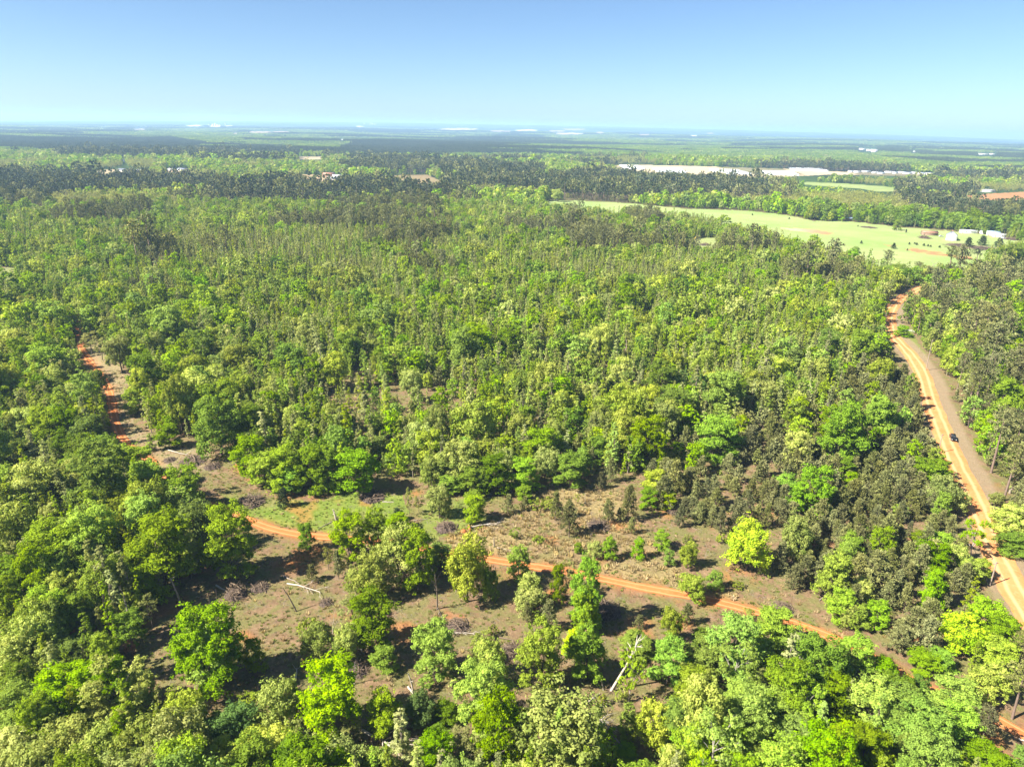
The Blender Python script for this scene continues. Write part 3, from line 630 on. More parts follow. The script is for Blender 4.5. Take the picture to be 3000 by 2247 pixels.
# ------------------------------------------------------------------ trees read off the photograph one by one (tile origin, tile scale; base x, base y, top y, crown width, class)
TILES = {
 'A': (0, 1280, 3.682, "1165,480,0,300,m;730,370,0,260,m;440,450,150,400,y;220,560,380,200,o;860,560,190,300,m;1000,650,320,210,o;1000,740,520,200,o;1440,600,110,440,g;1990,800,330,350,g;2080,640,250,170,w;1250,800,600,250,g;1600,830,560,330,g;1450,850,620,250,m;1880,850,500,400,g;700,1500,930,540,g;1130,1460,760,440,g;1150,1520,1130,330,m;900,1300,860,360,g;1790,1640,810,600,g;1600,1760,1400,260,g;150,1800,1340,480,m;550,930,640,200,y;50,850,560,180,g;100,1250,940,200,m;300,1000,580,150,s;330,1220,900,150,s;200,1080,850,160,c;800,870,690,200,d;480,1080,890,170,o;670,960,830,200,o;200,1330,1100,220,m;420,660,430,180,d;60,480,300,200,d;60,570,380,240,o;1060,1650,1480,220,y;1430,1460,1250,220,b;2090,1420,1150,250,o;600,600,420,130,s;860,700,540,160,s;250,330,60,260,m;80,260,-20,200,d;380,200,0,230,d"),
 'B': (600, 1280, 3.682, "188,191,-405,640,D;330,120,-260,300,n;520,490,0,320,g;680,560,190,300,g;900,570,90,340,g;940,590,330,280,n;1150,590,100,320,g;1330,570,100,280,g;1640,590,140,420,n;1500,560,60,220,s;1230,560,160,140,s;850,755,560,150,c;290,1500,780,480,g;1110,1220,920,150,n;1560,1290,830,330,g;1850,1240,770,220,g;2080,1000,830,220,g;2090,900,770,150,c;2110,1570,1000,460,o;1800,1750,1280,320,o;1640,1720,1440,210,o;1340,1430,1190,110,y;1445,1530,1230,130,p;1155,1555,1380,170,p;1510,1500,1250,90,y;1870,260,20,260,D;2000,330,190,160,n;2010,540,330,90,y;720,560,420,90,h;210,250,190,80,h;1560,1640,1560,120,h"),
 'C': (1200, 1280, 3.682, "320,870,540,230,o;210,550,240,180,o;250,545,230,220,o;520,490,80,420,o;430,610,430,250,g;250,260,90,180,d;870,250,0,330,o;690,640,340,260,m;700,920,640,230,g;920,605,190,330,m;1230,570,240,300,n;1460,470,140,250,o;1720,545,200,310,n;1850,420,140,200,D;1290,300,50,260,g;1780,150,0,250,g;2000,270,0,220,m;1230,690,530,160,m;1060,830,620,150,p;1470,790,600,230,h;1720,1075,700,240,p;1570,900,600,170,p;2140,930,680,170,p;2050,565,380,120,p;2170,490,230,160,p;1115,990,810,100,b;1820,1255,1150,90,n;1990,1310,1140,140,o;2150,1330,1090,150,n;1170,1560,1190,210,g;630,1770,1130,390,o;100,1640,1000,330,g;270,1650,1300,230,b;330,1430,1170,280,m;870,1760,1420,150,D;1300,1800,1490,220,o;1590,1810,1380,150,g;1680,1760,1350,200,y;1880,2076,1320,290,n;1880,2120,1640,260,g;1120,1090,990,110,h;1380,1130,1060,140,h;100,815,640,90,y;0,850,560,80,y;1240,790,640,120,p;1800,740,610,70,y;1100,200,40,130,y;560,300,70,230,G;1950,1090,990,90,b"),
 'D': (1800, 1280, 2.115, "1050,415,250,165,n;250,330,215,150,o;205,445,320,100,n;330,445,335,90,g;290,692,585,90,n;145,755,630,70,n;450,812,665,100,o;335,797,700,65,n;810,825,555,225,G;475,1010,865,150,o;1230,450,330,100,g;620,945,840,90,D;1020,830,660,120,p;1110,945,790,150,p;560,750,620,60,b;390,130,40,100,m;370,190,100,110,y;100,600,500,70,p;80,520,300,120,p;400,560,420,90,p;480,510,380,100,p;520,545,400,90,p;600,560,430,90,p;650,600,430,80,p;700,230,110,110,p;620,430,270,120,p;880,560,420,90,p;935,570,410,80,p;1030,555,390,130,p;1090,530,400,120,p;740,370,250,100,p;560,480,380,90,p;820,480,330,90,p;300,250,130,110,p;450,300,190,110,p;40,520,440,80,p;240,160,40,110,p;130,150,30,120,p;700,330,240,90,p;560,400,260,90,p;480,1000,900,60,h;760,935,900,90,h;660,660,600,60,h;450,650,600,60,h;1150,640,560,90,h;930,860,800,60,h"),
 'E': (2400, 1280, 2.115, "140,255,130,145,n;190,325,220,80,n;510,275,190,110,o;680,325,150,215,n;720,400,320,150,g;820,455,330,150,o;430,635,545,90,o;275,625,540,70,n;500,490,430,80,g;720,720,600,170,n;930,745,510,140,w;600,690,590,90,g;40,515,450,110,n;60,430,320,150,n;570,870,790,90,g;150,850,650,90,g;820,850,680,130,o;890,900,760,150,g;1190,610,440,220,o;1220,730,600,200,n;1140,395,50,170,t;1230,380,170,120,t;1090,430,350,80,o;980,880,760,110,g;680,820,740,110,G;330,200,130,50,g;480,410,360,50,o"),
 'F': (0, 1730, 1.8417, "290,265,0,200,g;440,245,20,190,g;60,200,-60,160,m;150,245,135,100,o;140,490,260,240,O;410,425,270,180,m;560,405,250,140,g;60,335,200,120,o;30,545,400,110,o;650,670,390,215,n;400,710,430,320,n;130,745,530,230,g;250,500,390,110,g;560,765,590,150,o;720,295,120,140,n;580,215,60,120,y;690,255,0,45,b;710,352,270,65,r;820,765,660,110,D;1010,810,570,220,o;120,970,780,240,o;380,970,740,280,o;600,950,730,200,o;800,985,740,250,o;1000,1000,690,260,o;240,1060,850,260,o;480,1080,880,250,o;700,1090,900,250,o;900,1090,880,250,o;60,1060,880,220,o;820,200,40,110,y;40,700,560,120,g"),
 'G': (600, 1730, 1.8417, "60,515,95,300,m;30,500,170,200,g;270,445,270,110,g;620,375,200,150,o;770,390,200,130,o;900,315,20,240,m;800,185,40,130,y;970,435,310,120,n;810,505,300,130,B;850,335,190,110,B;690,230,60,90,B;700,765,390,290,g;420,765,510,225,o;980,775,550,175,g;200,825,640,220,d;770,835,690,140,y;60,800,690,150,m;90,980,830,200,o;350,970,780,270,o;520,980,820,200,o;760,1010,850,220,o;950,1020,880,180,G;640,860,740,110,h;560,240,150,110,h;230,620,560,130,h"),
 'H': (1200, 1730, 1.8417, "140,475,180,210,n;430,505,280,150,o;400,770,400,250,g;470,960,570,230,g;710,535,180,210,g;940,485,210,180,m;650,110,0,140,o;630,170,60,70,p;750,215,50,110,p;190,700,610,120,m;150,850,740,110,m;280,860,750,110,y;770,872,700,100,w;680,970,830,180,g;950,970,750,260,g;60,710,560,130,d;890,350,230,110,G;940,170,-20,130,n;380,300,240,150,h;60,700,640,90,h;450,240,180,60,h;1040,620,560,60,h;330,960,800,120,y"),
 'I': (1800, 1730, 1.8417, "385,185,70,90,p;300,295,110,115,o;460,290,210,90,n;130,205,130,70,p;280,495,280,180,n;110,340,240,160,g;80,605,330,120,w;190,835,630,180,o;640,555,280,200,w;850,330,110,220,n;1000,425,230,190,w;480,450,280,190,g;440,560,430,180,o;770,425,290,160,n;700,700,540,270,g;540,800,640,260,m;870,785,590,260,g;330,865,640,220,g;800,560,450,180,o;1000,645,460,230,n;600,900,720,240,n;60,900,840,110,n;960,905,720,250,m;760,970,860,260,g;1000,1000,880,220,g;400,980,760,220,G;60,810,620,90,g;760,200,110,120,y;30,600,520,70,h;470,600,520,80,h"),
 'J': (2400, 1730, 1.8417, "170,465,260,180,n;330,485,360,110,n;100,475,330,150,o;40,645,450,200,n;270,725,500,230,g;400,640,470,170,m;520,605,480,120,d;420,785,570,310,n;520,885,640,270,n;690,705,500,250,g;720,805,620,190,n;860,865,630,130,t;1040,690,400,170,t;900,590,430,190,o;560,440,340,140,n;750,335,150,190,G;420,330,190,170,p;560,345,140,170,p;500,250,90,150,p;850,255,60,190,n;960,335,150,170,n;950,450,280,190,g;700,985,890,160,g;900,990,870,220,n;1070,980,860,120,n;150,855,760,250,g;250,910,780,220,m;100,170,0,130,n;190,200,70,120,g;300,210,60,110,n;640,420,330,140,n;1060,470,230,130,t;230,60,-60,100,o;150,205,80,80,o"),
}
TILES['K'] = (2560, 620, 2.889, "105,500,325,100,t;640,490,290,130,t;870,420,315,95,k;760,405,330,90,k;915,287,195,85,c;1055,305,225,80,c;790,303,195,75,c;165,315,268,45,c;690,245,212,60,h;360,560,425,100,t;200,600,440,130,m;250,620,480,120,d;450,600,460,110,t;480,590,480,80,m;600,570,455,100,m;700,560,460,80,t;800,570,440,120,t;850,560,410,100,k;960,560,440,120,m;1000,450,360,110,m;1090,440,300,110,m;1170,420,280,120,m;1240,400,310,80,m;1150,620,480,110,t;990,600,500,110,t;1240,600,500,90,t;490,470,385,150,b;300,280,260,20,c;345,275,260,18,c;362,283,264,24,c;423,291,271,24,c;457,296,277,22,c;480,300,283,18,c;556,306,288,22,c;283,332,313,14,c;272,180,150,16,c;190,160,70,60,m;400,215,150,40,b;60,590,470,100,m;560,480,430,60,h")
TILES['L'] = (2000, 560, 2.27, "463,162,150,12,c;708,187,176,14,c;1187,350,330,18,c;1165,236,226,9,c;895,299,288,10,c;870,206,160,24,b;1140,440,370,60,m;1215,470,390,60,b;1110,470,400,90,D")
TILES['M'] = (0, 0, 1.0, "1497,1045,965,78,D;1520,1190,1095,72,D;1592,589,550,34,o;1634,591,556,36,o;271,1037,975,50,y;300,1055,990,46,y;357,1089,990,72,o;461,1262,1165,44,g;533,1264,1105,84,o;497,1312,1245,62,g;445,1322,1270,30,s;580,1245,1100,112,o;440,1175,1040,90,m;400,1215,1140,56,g;2640,985,955,40,n;2230,1215,1120,110,o;2075,1040,990,60,o;1620,1320,1240,74,o")
def tree_height(p, Ytop):
    lo, hi = .3, 45.0
    for _ in range(40):
        m_ = (lo + hi) / 2
        if to_photo(p[0], p[1], p[2] + m_)[1] > Ytop: lo = m_
        else: hi = m_
    return lo
rg = np.random.default_rng(2024)
hand = []                                       # x, y, crown radius of the trees placed one by one
HMAX = {'slim': 17, 'pine': 11, 'tallpine': 22, 'cedar': 9, 'shrub': 4.5, 'bare': 15, 'oak': 19, 'feather': 19, 'sparse': 17}
for tl, (ox, oy, sc_, txt) in TILES.items():
    for row in txt.split(';'):
        a = row.split(','); bx, by, ty, wpx = (float(q) for q in a[:4]); cls = a[4]; st = CLASS[cls][0]
        p = ground_at(ox + bx / sc_, oy + by / sc_); h = tree_height(p, oy + ty / sc_)
        dep = to_photo(p[0], p[1], p[2] + h * .6)[2]; w = wpx / sc_ / FPX * float(dep)
        h = min(h, HMAX[st]); w = min(w, 13.0)
        if st == 'slim': w = min(w, 4)
        plant(cls, p[0], p[1], w * 1.06, h * 1.03, rg.uniform(0, 6.28), int(rg.integers(NVAR[st])), 0)
        hand.append((p[0], p[1], w / 2))
hand = np.array(hand)

# ------------------------------------------------------------------ the rest of the woods, by zone
def candidates(step, r0, r1, jit=.95, half=41.0):
    xs = np.arange(-r1 * math.sin(math.radians(half)) - step, r1 * math.sin(math.radians(half)) + step, step); ys = np.arange(r0 * .7, r1 + step, step)
    X, Y = np.meshgrid(xs, ys); x = X.ravel() + rg.uniform(-jit / 2, jit / 2, X.size) * step; y = Y.ravel() + rg.uniform(-jit / 2, jit / 2, X.size) * step
    r = np.hypot(x, y); m = (r > r0) & (r < r1) & (np.abs(np.degrees(np.arctan2(x, y))) < half); return x[m], y[m], r[m]
def any_of(polys, X, Y):
    m = np.zeros(X.shape, bool)
    for p in polys: m |= pip(X, Y, p)
    return m
HOUSE_GAPS = [[(a - w_, b - h_), (a + w_, b - h_), (a + w_, b + 3), (a - w_, b + 3)] for a, b, w_, h_ in ((368, 503, 22, 9), (408, 502, 26, 5), (502, 501, 12, 8), (536, 502, 18, 9), (963, 517, 18, 9), (990, 520, 16, 8), (976, 527, 17, 9), (2893, 563, 15, 6), (2702, 580, 9, 5), (364, 476, 7, 5), (2610, 511, 125, 5), (2486, 646, 16, 7), (2840, 684, 30, 7), (2920, 692, 30, 9), (2588, 800, 14, 14), (2542, 442, 32, 9), (2677, 446, 8, 5), (2890, 453, 34, 4), (1002, 411, 8, 4), (2005, 703, 14, 8))]
def keep_off(x, y, r, Y):
    dt, st = dist_to_path(x, y, track_q); dr, sr = dist_to_path(x, y, road_q)
    return (dt > 3.0) & ~((dr < 5.2) & (sr <= 0)) & ~((dr < 8.6) & (sr > 0)), dr, sr
def px_path(pts, n=6):
    P = np.array(pts, float); return np.concatenate([P[:-1] + (P[1:] - P[:-1]) * k / n for k in range(n)] + [P[-1:]])
SEEN = np.concatenate([px_path(TRACK_PX[1:12]), px_path(TRACK_PX[19:26]), px_path(TRACK_PX[29:48]), px_path(TRACK_PX[49:])])
SEEN_ROAD = px_path(ROAD_PX[2:], 8)
def hides_tracks(x, y, z, r):
    out = np.zeros(x.shape, bool); ii = np.nonzero(r < 520)[0]
    for hgt in (1.5, 3.5, 6.0, 8.5, 11.0):
        X, Y, zc = to_photo(x[ii], y[ii], z[ii] + hgt); wd = 2.4 / zc * FPX * (1.0 if hgt < 9 else .7)
        for S, k in ((SEEN, 1.0), (SEEN_ROAD, 1.25)):
            for a in range(0, len(ii), 4000):
                b = slice(a, a + 4000); dd = np.sqrt(((X[b, None] - S[None, :, 0]) ** 2 + (Y[b, None] - S[None, :, 1]) ** 2).min(1)); out[ii[b]] |= dd < wd[b] * k
        if hgt < 9: out[ii] |= pip(X, Y, STRIP)
    return out
def zones(x, y, r):
    z = terrain(x, y); X, Y, zc = to_photo(x, y, z)
    Xw = X + 26 * (fbm(x / 22, y / 22, 141) - .5) * np.clip(300 / r, .3, 1); Yw = Y + 18 * (fbm(x / 22, y / 22, 157) - .5) * np.clip(250 / r, .12, 1)
    near = Y > 1285 + 115 * ((X > 720) & (X < 1950))
    ok, dr, sr = keep_off(x, y, r, Y)
    right = (sr > 0) & (dr < 400) | ((X > 2720) & (Y > 830) & (X > 2560 + (Y - 830) * .42) & (dr > 300))
    right = right & (Y > 815)
    far_open = np.zeros(x.shape, bool); fr = r > 700
    for hgt in (5.0, 10.0, 14.0):
        Yh = to_photo(x[fr], y[fr], z[fr] + hgt * np.where(r[fr] > 6000, 1.4, 1.15))[1]; far_open[fr] |= any_of(BARE_FIELDS + HOUSE_GAPS, X[fr], Yh)
    far_open[fr] |= any_of(HOUSE_GAPS, X[fr], Y[fr])
    bare_ = far_open | any_of([PASTURE] + BARE_FIELDS + [MOWN, STRIP], Xw, Yw)
    d = np.ones(x.shape)
    d[bare_ | ~ok] = 0
    fill = any_of([FILL_LEFT, FILL_BR, FILL_EDGE, YOUNG_PINE, FILL_BOTTOM], X, Y) | right
    d[near & ~fill] = 0
    d[hides_tracks(x, y, z, r)] = 0
    d[pip(Xw, Yw, OPEN_MAIN) & ~pip(X, Y, YOUNG_PINE)] = 0
    op2 = pip(Xw, Yw, OPEN_TWO); d[op2] *= .28
    zone = np.zeros(x.shape, int)                      # 0 mixed, 1 young pine, 2 right of the road, 3 far pine, 4 field edge row, 5 left, 6 bottom right, 7 thin saplings
    zone[(X < 700) & (Y > 900)] = 5
    zone[any_of([FILL_BR, FILL_EDGE], X, Y)] = 6
    pf = any_of(PINE_FAR, Xw, Yw); zone[pf] = np.where(r[pf] < 820, 8, 3)
    zone[pip(X, Y, EDGE_ROW)] = 4
    zone[pip(Xw, Yw, [(500, 700), (1000, 690), (1500, 770), (1950, 800), (1950, 880), (1500, 880), (1000, 830), (520, 800)]) & (vn(x / 55, y / 55, 301) > .42)] = 7
    zone[right] = 2
    zone[(zone == 0) & (Y > 545) & (Y < 900) & (vn(x / 70, y / 55, 717) > np.where(X < 1300, .70, .82))] = 8
    d[pip(Xw, Yw, SPARSE_PINE)] *= .3
    zone[pip(Xw, Yw, YOUNG_PINE)] = 1
    return z, X, Y, zc, d, zone
PROB = {   # class probabilities of the larger trees by zone
 0: "g.26 n.20 o.24 m.17 d.07 y.06", 1: "p.86 n.06 g.06 o.02", 2: "t.40 k.03 n.19 g.16 o.16 m.06", 3: "k.8 t.2", 8: "t.8 p.2", 4: "m.38 D.22 n.18 d.12 g.05 o.05", 5: "m.34 g.28 o.20 y.08 D.10", 6: "n.38 g.38 o.12 m.06 w.06", 7: "q.55 y.25 s.20"}
PROBS = {}
for k_, t_ in PROB.items():
    cl = [q[0] for q in t_.split()]; pr = np.array([float(q[1:]) for q in t_.split()]); PROBS[k_] = (cl, pr / pr.sum())
def pick(zone, x, y):
    cls = np.full(zone.shape, 'g', dtype='<U1'); patch = vn(x / 34, y / 34, 211)
    for k_, (cl, pr) in PROBS.items():
        m = np.nonzero(zone == k_)[0]
        if not len(m): continue
        u = np.clip(rg.uniform(0, 1, len(m)) * .62 + patch[m] * .62 - .12, 0, .9999) if k_ in (0, 5) else rg.uniform(0, 1, len(m))
        cls[m] = np.array(cl)[np.searchsorted(np.cumsum(pr), u, side='right').clip(0, len(cl) - 1)]
    return cls
rows = []                                       # x, y, z, cls, w, h, rot, depth, X, Y
SIZE = {'g': (5.6, 10.8), 'n': (5.8, 10.0), 'o': (6.4, 9.8), 'm': (6.4, 11.0), 'd': (6.0, 9.0), 'D': (7.0, 10.5), 'y': (5.0, 9.0), 'w': (6.5, 12), 'p': (4.0, 6.3), 't': (5.4, 15.5), 'k': (5.2, 13.5), 's': (2.9, 10.2), 'q': (2.8, 10.0), 'c': (2.6, 5), 'h': (2.2, 1.8)}
def emit(x, y, z, X, Y, zc, cls, grow=1.0):
    for c in np.unique(cls):
        m = np.nonzero(cls == c)[0]; w0, h0 = SIZE[c]
        g = np.exp(rg.normal(0, .27, len(m))) * grow
        w = w0 * g * rg.uniform(.85, 1.15, len(m)); h = h0 * g ** .8 * rg.uniform(.85, 1.15, len(m))
        for i, a, b in zip(m, w, h): rows.append((x[i], y[i], z[i], c, a, b, zc[i], X[i], Y[i]))
def near_hand(x, y, rad):
    m = np.zeros(x.shape, bool)
    for hx, hy, hr in hand: m |= np.hypot(x - hx, y - hy) < (hr * .62 + rad)
    return m
# larger trees to 1000 m
x, y, r = candidates(5.6, 62, 1000); z, X, Y, zc, d, zone = zones(x, y, r)
dens = d * np.where(zone == 7, .45, np.where(zone == 0, np.where(Y < 1285, .36, .62), .8)); dens *= np.where(zone == 1, 1.0, 1.0)
m = (rg.uniform(0, 1, x.shape) < dens) & ~near_hand(x, y, 1.6)
for k4 in (True, False):
    mm = m & ((zone == 4) == k4); emit(x[mm], y[mm], z[mm], X[mm], Y[mm], zc[mm], pick(zone[mm], x[mm], y[mm]), 1.35 if k4 else 1.08)
# young pines and saplings between them
x, y, r = candidates(3.1, 80, 950); z, X, Y, zc, d, zone = zones(x, y, r)
thick = smooth(.32, .58, fbm(x / 40, y / 40, 401))
dens = d * np.select([zone == 1, zone == 7, zone == 2, zone == 3, zone == 0, zone == 5], [.52, .8, .22, .55, .40 + .55 * thick, .3 + .4 * thick], .14)
m = (rg.uniform(0, 1, x.shape) < dens) & ~near_hand(x, y, .2)
zz = zone[m]; u = rg.uniform(0, 1, zz.shape); n_q = vn(x[m] / 50, y[m] / 50, 77)
cl = np.where(u < .62 - .5 * n_q ** 2, 's', np.where(u < .84, 'q', np.where(u < .885, 'p', 'h')))
cl = np.where(zz == 1, np.where(u < .93, 'p', 'h'), cl); cl = np.where(zz == 7, np.where(u < .6, 'q', np.where(u < .9, 's', 'p')), cl)
cl = np.where(zz == 3, 'p', cl); cl = np.where((zz == 2) & (u < .5), 'p', cl)
emit(x[m], y[m], z[m], X[m], Y[m], zc[m], cl)
# 950 to 2600 m
x, y, r = candidates(8.6, 1000, 2600); z, X, Y, zc, d, zone = zones(x, y, r)
big = fbm(x / 330, y / 260, 515, 4); zone = np.where((zone == 0) & (big > .60), 3, zone); d = d * np.where(zone == 3, 1.0, .88)
m = rg.uniform(0, 1, x.shape) < d
c2 = pick(np.where(zone[m] == 5, 0, zone[m]), x[m] / 3, y[m] / 3); c2 = np.where((c2 == 's') | (c2 == 'q'), 'y', c2)
c2 = np.where((zone[m] == 0) & (vn(x[m] / 120, y[m] / 90, 611) > .6), 'y', c2)
emit(x[m], y[m], z[m], X[m], Y[m], zc[m], c2, 1.35)

# the 300 of each kind that show largest are things of their own; the others are stuff
LIMIT = {'broadleaf_tree': 300, 'oak_tree': 300, 'pine_tree': 300, 'sapling': 220, 'shrub': 120}
used = {}
for t in TREES: used[CLASS[t[1]][3]] = used.get(CLASS[t[1]][3], 0) + 1
rows.sort(key=lambda q: -(q[4] * q[5]) / q[6] ** 2)
rest = {}
for q in rows:
    st, lf, bk, nm = CLASS[q[3]]; in_frame = -60 < q[7] < 3060 and 300 < q[8] < 2247 + q[5] / q[6] * FPX * .9
    v = int(rg.integers(NVAR[st]))
    if in_frame and used.get(nm, 0) < LIMIT.get(nm, 300):
        used[nm] = used.get(nm, 0) + 1; plant(q[3], q[0], q[1], q[4], q[5], rg.uniform(0, 6.28), v, 0 if q[6] < 340 else 1)
    else: rest.setdefault(nm, []).append((q, v))
STUFF = {'broadleaf_tree': 'broadleaf_woods', 'oak_tree': 'oak_woods', 'pine_tree': 'pine_woods', 'sapling': 'sapling_woods', 'shrub': 'undergrowth'}
for nm, lst in rest.items():
    forms = {}; out = []
    for q, v in lst:
        lod = 0 if q[6] < 200 else 1 if q[6] < 900 else 2
        if CLASS[q[3]][0] in ('shrub', 'sparse') and lod == 2: lod = 1
        k = (q[3], v if lod < 2 else v % 3, lod); i = forms.setdefault(k, len(forms)); w0, h0 = DIM[CLASS[q[3]][0]]
        out.append((q[0], q[1], q[2], rg.uniform(0, 6.28), q[4] / w0, q[5] / h0, i))
    scatter(STUFF[nm], out, [whole_mesh(*k) for k in forms])
# far country: stands of a few trees per form
def stand(cls, seed, n, spread):
    rng = np.random.default_rng(seed); mb = MB(); st, lf, bk, nm = CLASS[cls]; w0, h0 = DIM[st]
    for i in range(n):
        g, t = geo(st, int(rng.integers(3)), 2); s_ = rng.uniform(.8, 1.35); w_, h_ = SIZE[cls]
        off = np.array([rng.uniform(-spread, spread), rng.uniform(-spread, spread), 0])
        for vv, ff, tt in zip(g.v, g.f, g.t): mb.v.append(vv * [w_ / w0 * s_, w_ / w0 * s_, h_ / h0 * s_] + off); mb.f.append(ff + mb.n); mb.t.append(np.clip(tt + rng.uniform(-.2, .2), 0, 1)); mb.m.append(np.zeros(len(ff), int))
        mb.n += g.n
    return mb.mesh("stand_form", LEAF[lf], tint=True)
far_cls = ['g', 'o', 'm', 'y', 'k', 'k', 'n', 'D']
forms = [stand(c, 900 + i, 7 if c != 'k' else 9, 12) for i, c in enumerate(far_cls)]
out = []
for step, r0, r1, grow in ((21, 2600, 6000, 1.0), (48, 6000, 11500, 2.1)):
    x, y, r = candidates(step, r0, r1); z, X, Y, zc, d, zone = zones(x, y, r)
    big = fbm(x / 900, y / 520, 725, 4); pine = (zone == 3) | (big > .555); thin = fbm(x / 420, y / 300, 933, 3)
    scar = np.zeros(x.shape, bool)
    for (x0, y0, x1, y1), k_ in SCARS: scar |= (X > x0 - 2) & (X < x1 + 2) & (Y > y0 - 1) & (Y < y1 + 4)
    m = (d > 0) & ~scar & (rg.uniform(0, 1, x.shape) < .93); u = vn(x / 90, y / 90, 31) * .6 + rg.uniform(0, .4, x.shape)
    idx = np.where(pine, 4 + (rg.uniform(0, 1, x.shape) < .5), np.where(u < .3, 0, np.where(u < .45, 1, np.where(u < .62, 2, np.where(u < .74, 7, np.where(u < .88, 3, 6))))))
    for a in np.nonzero(m)[0]: out.append((x[a], y[a], z[a], rg.uniform(0, 6.28), grow, 1 + .25 * (grow - 1), idx[a]))
scatter('far_woods', out, forms)
# ------------------------------------------------------------------ timber on the ground, brush heaps, posts
LAND = []                                     # landmark phrases with their place in the photograph, used when the trees are described
def mark(phrase, X, Y): LAND.append((phrase, X, Y))
rs = np.random.default_rng(77)
_brush = []
def brush_geo(seed, n=110):
    rng = np.random.default_rng(seed); mb = MB()
    for i in range(n):
        a = rng.uniform(0, 6.28); rr = rng.uniform(0, 1) ** .7 * 1.25; zc = (1 - (rr / 1.35) ** 2) * rng.uniform(.1, .95); L = rng.uniform(.7, 1.9) * (1 - .3 * rr)
        c = np.array([math.cos(a) * rr, math.sin(a) * rr * .8, zc]); d = unit(rng.normal(size=3) * [1, 1, .35]); r0 = rng.choice([.018, .025, .04, .07], p=[.4, .3, .2, .1])
        bend = rng.normal(0, .1, 3); p0 = c - d * L / 2; p2 = c + d * L / 2; p0[2] = max(p0[2], .02); p2[2] = max(p2[2], .03)
        mb.tube([p0, c + bend * [1, 1, .4], p2], [r0, r0 * .8, r0 * .35], 4, cap=False)
    # a mound of rotted twigs and bark under the sticks
    th = np.linspace(0, 2 * math.pi, 14, endpoint=False); V = [[0, 0, .5]]; F = []
    for k, (q, zz) in enumerate(((.5, .42), (.95, .2), (1.25, -.05))):
        for t in th: V.append([math.cos(t) * q * rng.uniform(.85, 1.15), math.sin(t) * q * .8 * rng.uniform(.85, 1.15), zz * rng.uniform(.7, 1.3)])
    for i in range(14):
        F.append([0, 1 + i, 1 + (i + 1) % 14, 1 + (i + 1) % 14])
        for k in range(2): F.append([1 + 14 * k + i, 1 + 14 * (k + 1) + i, 1 + 14 * (k + 1) + (i + 1) % 14, 1 + 14 * k + (i + 1) % 14])
    lit = MB(); lit.add(V, F)
    return mb, lit
for s_ in range(4):
    a, b = brush_geo(500 + s_); _brush.append((a.mesh("sticks", BRUSH), b.mesh("twig_mound", simple("rotted_twigs_%s" % "abcd"[s_], (.085, .060, .048), .95, .35, 5.0))))
def brush_pile(X, Y, wpx, label, hk=1.0, tone=None):
    p = ground_at(X, Y); dep = float(to_photo(*p)[2]); w = wpx / FPX * dep
    root = empty("brush_pile", p, rs.uniform(-.4, .4), label, "brush pile", "heaps of cut brush in the clearing"); root.scale = (w / 2.3, w / 2.3 * 1.3, min(1.9, .8 * w / 2.0) * hk)
    a, b = _brush[int(rs.integers(4))]
    for nm, me in (("sticks", a), ("twig_mound", b)):
        o = bpy.data.objects.new(nm, me); COL.objects.link(o); o.parent = root
    mark("the " + label.split(",")[0].replace("heap of ", "").strip(), X, Y) if False else None
    return root
for X, Y, wpx, hk, lab in (
    (735, 1470, 72, .9, "dark brush pile in the grass above the bend of the orange track"),
    (1088, 1455, 72, .8, "grey brush pile at the foot of the bright trees above the track"),
    (622, 1368, 44, .7, "small grey brush pile on the bare strip behind the clay clods"),
    (565, 1353, 72, .6, "long low brush pile on the bare strip below the big dark oak"),
    (497, 1348, 34, .6, "smallest brush pile on the bare strip, next to the thin log"),
    (1306, 1548, 58, 1.0, "grey brush pile beside the orange root plate of the fallen tree"),
    (1752, 1542, 66, .8, "pale grey brush pile among shrubs on the straw slope above the track"),
    (954, 1767, 36, 1.0, "dark brush pile at the end of the leaning pole's shadow"),
    (760, 1722, 48, .7, "tangle of grey branches in the tree shade beside the two logs"),
    (692, 1742, 62, 1.3, "red-brown brush heap at the end of the short white log"),
    (1340, 1836, 62, .9, "brown brush pile at the foot of the leaning dead trunk"),
    (1500, 1908, 62, 1.0, "brush pile with split logs beside the catkin oak in the clearing"),
    (1543, 2103, 72, 1.2, "tall grey brush pile in the shade left of the big fallen tree"),
    (1268, 2228, 84, 1.1, "brush pile cut by the bottom edge of the photo"),
    (1778, 1792, 84, 1.1, "blackish brush pile in shade below the track, right of the vivid green tree"),
    (1046, 1965, 66, .8, "brush tangle around the foot of the bent white dead tree"),
    (1450, 1372, 40, .7, "small brush heap at the edge of the straw slope behind the pines"),
    (2178, 1484, 52, .7, "low brush pile among the young pines on the slope"),
    (1975, 1498, 44, .6, "brush pile beside the pale saplings left of the young pines"),
    (2290, 1785, 62, .7, "long low brush heap on the bank above the right part of the track"),
    (2066, 718, 30, 1.0, "purple-grey brush heap in the small meadow inside the forest"),
    (2822, 722, 80, 1.3, "long brown brush heap at the foot of the cedar below the white house"),
    (2890, 730, 75, 1.2, "brown brush row between the two round cedars on the pasture"),
    (2708, 698, 30, 1.5, "round leafless brush heap beside the rusty barn"),
    (2425, 641, 36, 1.0, "grey-green brush heap at the far edge of the pasture"),
    (2545, 667, 44, .5, "thin dark brush line lying across the pasture"),
    (2962, 701, 48, .8, "long brown heap at the pasture's far right end"),
): brush_pile(X, Y, wpx, lab, hk)

